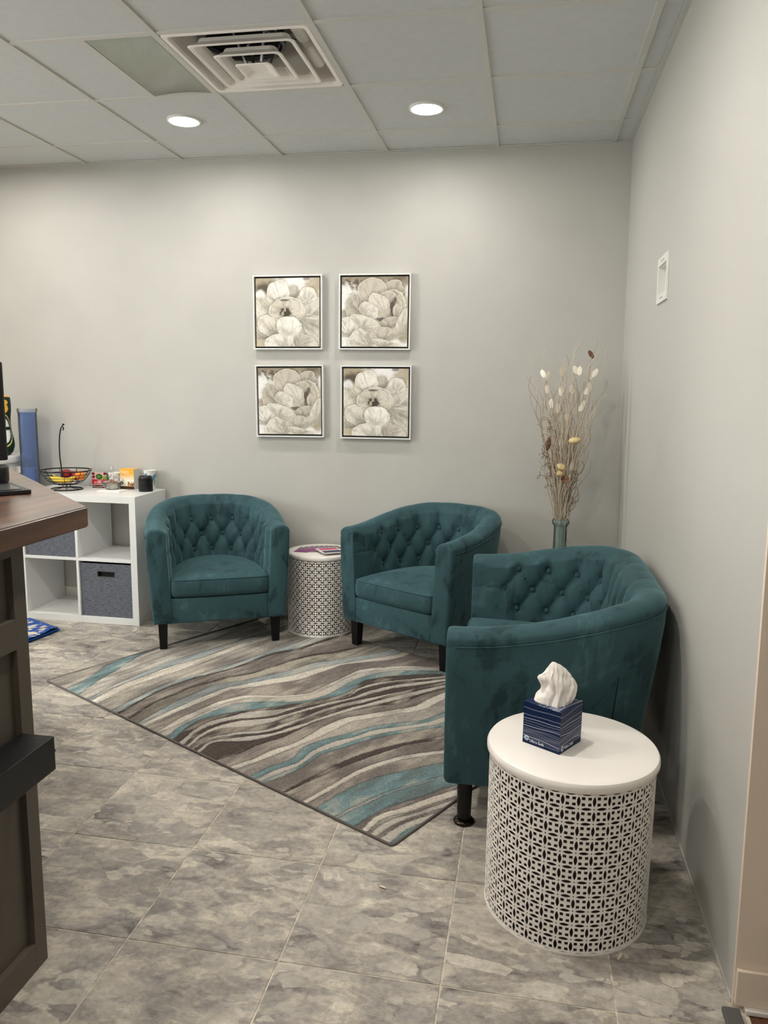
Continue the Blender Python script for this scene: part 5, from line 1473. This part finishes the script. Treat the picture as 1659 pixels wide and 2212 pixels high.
ac = -1.0                                    # facing the room
u = np.angle(np.exp(1j*(A-ac)))
r = np.hypot(u/1.25, (Zg-.155)/.105)
cg = np.where(((r < 1.0)*(r > .93))[..., None], lin_np((226, 206, 120)), cg)
cg = np.where((r < .78)[..., None], lin_np((224, 226, 222)), cg)
cg = np.where(((np.abs(Zg-.168) < .010)*(u > -.2)*(r < .78))[..., None], lin_np((20, 40, 32)), cg)
for zc_, hh in ((.288, .027), (.325, .017)):
    rr = np.hypot((u-.3)/.5, (Zg-zc_)/hh); cg = np.where((rr < 1)[..., None], lin_np((232, 178, 66)), cg)
link('bottle_body', grid_mesh('bottle_body', P, cg), M['print'], bt, True)
lobj('cap', [(0, .390), (.014, .389), (.018, .384), (.020, .372), (.028, .366), (.046, .362), (.0475, .357), (0, .356)], mat('orange_cap', (236, 160, 62), .4), bt, 30)
# monitor seen edge-on with its stand
mo = thing('computer_monitor', 'black computer monitor seen edge-on on the wooden counter, cut by the left edge', 'monitor', (-1.9845, -2.576, 1.1105), math.atan2(-.64, .77))
bx('stand_base', -.22, .15, -.12, .10, 0, .012, M['black_plastic'], mo, bev=.003)
bx('base_plate', -.20, .13, -.10, .08, .0122, .0140, mat('smoked_plate', (70, 72, 72), .25), mo, bev=.0006)
lobj('swivel_collar', [(0, .014), (.050, .014), (.0535, .02), (.0535, .060), (.050, .064), (.046, .064), (0, .060)], M['black_plastic'], mo, 40, loc=(-.056, .042, 0))
bx('stand_neck', -.100, -.070, .025, .045, .060, .20, M['black_plastic'], mo, bev=.003)
bx('screen_shell', -.56, -.066, .062, .100, .076, .364, M['black_plastic'], mo, bev=.006)
bx('screen', -.55, -.076, .0605, .0618, .086, .354, M['dark'], mo)

# ------------------------------------------------------------------ floor: folded blue bag, two fallen scraps
def bag():
    poly = np.array([(-3.075, -.611), (-3.14, -.522), (-3.36, -.470), (-3.60, -.72), (-3.27, -1.00)])
    c = poly.mean(0)
    t = thing('folded_bag', 'blue printed bag lying folded flat on the tiles before the cube shelf', 'bag', (c[0], c[1], 0))
    g = np.linspace(0, 1, 70); U, V_ = np.meshgrid(g, g, indexing='ij')
    A, B, D, E_ = np.array((-3.10, -.87)), np.array((-3.072, -.600)), np.array((-3.345, -.470)), np.array((-3.62, -.80))
    A = np.array((-3.115, -.845))
    for k, (z, sh_) in enumerate(((.004, 0), (.012, .004), (.022, -.002))):
        q = (A[None, None]*(1-V_[..., None])+B*V_[..., None])*(1-U[..., None])+(E_*(1-V_[..., None])+D*V_[..., None])*U[..., None]
        q = q+sh_
        zz = z+.006*vnoise(U*5+k*3, V_*5, 7+k, 3)+.012*np.exp(-((U-.04)/.06)**2)*np.exp(-((V_-.8)/.12)**2)*(k == 2)
        col = np.ones(U.shape+(3,))*lin_np((30, 82, 158))*(.75+.5*vnoise(U*8, V_*8, 2, 4)[..., None])
        if k == 2:
            m = vnoise(U*13, V_*7, 5, 4)
            col = np.where(((m > .56)*(U > .08)*(V_ > .08)*(V_ < .9))[..., None], lin_np((206, 206, 196)), col)
            col = np.where(((m > .52)*(m < .55)*(V_ > .3))[..., None], lin_np((196, 150, 90)), col)
            for v0, sl in ((.42, .12), (.28, -.1)):
                col = np.where((np.abs(V_-v0-sl*U) < .018)[..., None], lin_np((222, 216, 190)), col)
        P = np.stack([q[..., 0]-c[0], q[..., 1]-c[1], zz], 2)
        o = link('bag_layer', grid_mesh('bag_layer', P, col), M['print'], t, True)
        md = o.modifiers.new('s', 'SOLIDIFY'); md.thickness = .0022
bag()
def scrap(label, x, y, l, w, rz):
    P = np.zeros((9, 4, 3))
    for i in range(9):
        f = i/8
        for j in range(4):
            g = j/3-.5; P[i, j] = (l*(f-.5), w*g*math.sin(PI*(.06+.88*f)), .0015+.004*math.sin(PI*f)*(abs(g)+.2))
    o = link('fallen_petal', grid_mesh('fallen_petal', P), M['stem_a'], None, True); o.location = (x, y, 0); o.rotation_euler = (0, 0, rz)
    md = o.modifiers.new('s', 'SOLIDIFY'); md.thickness = .0006
    tag(o, label, 'petal')
scrap('pale dried petal on the tiles beside the foot of the large drum table', -.176, -2.672, .030, .010, 1.15)
scrap('pale dried petal on the open tiles in front of the rug corner', -.815, -2.522, .026, .009, -.3)
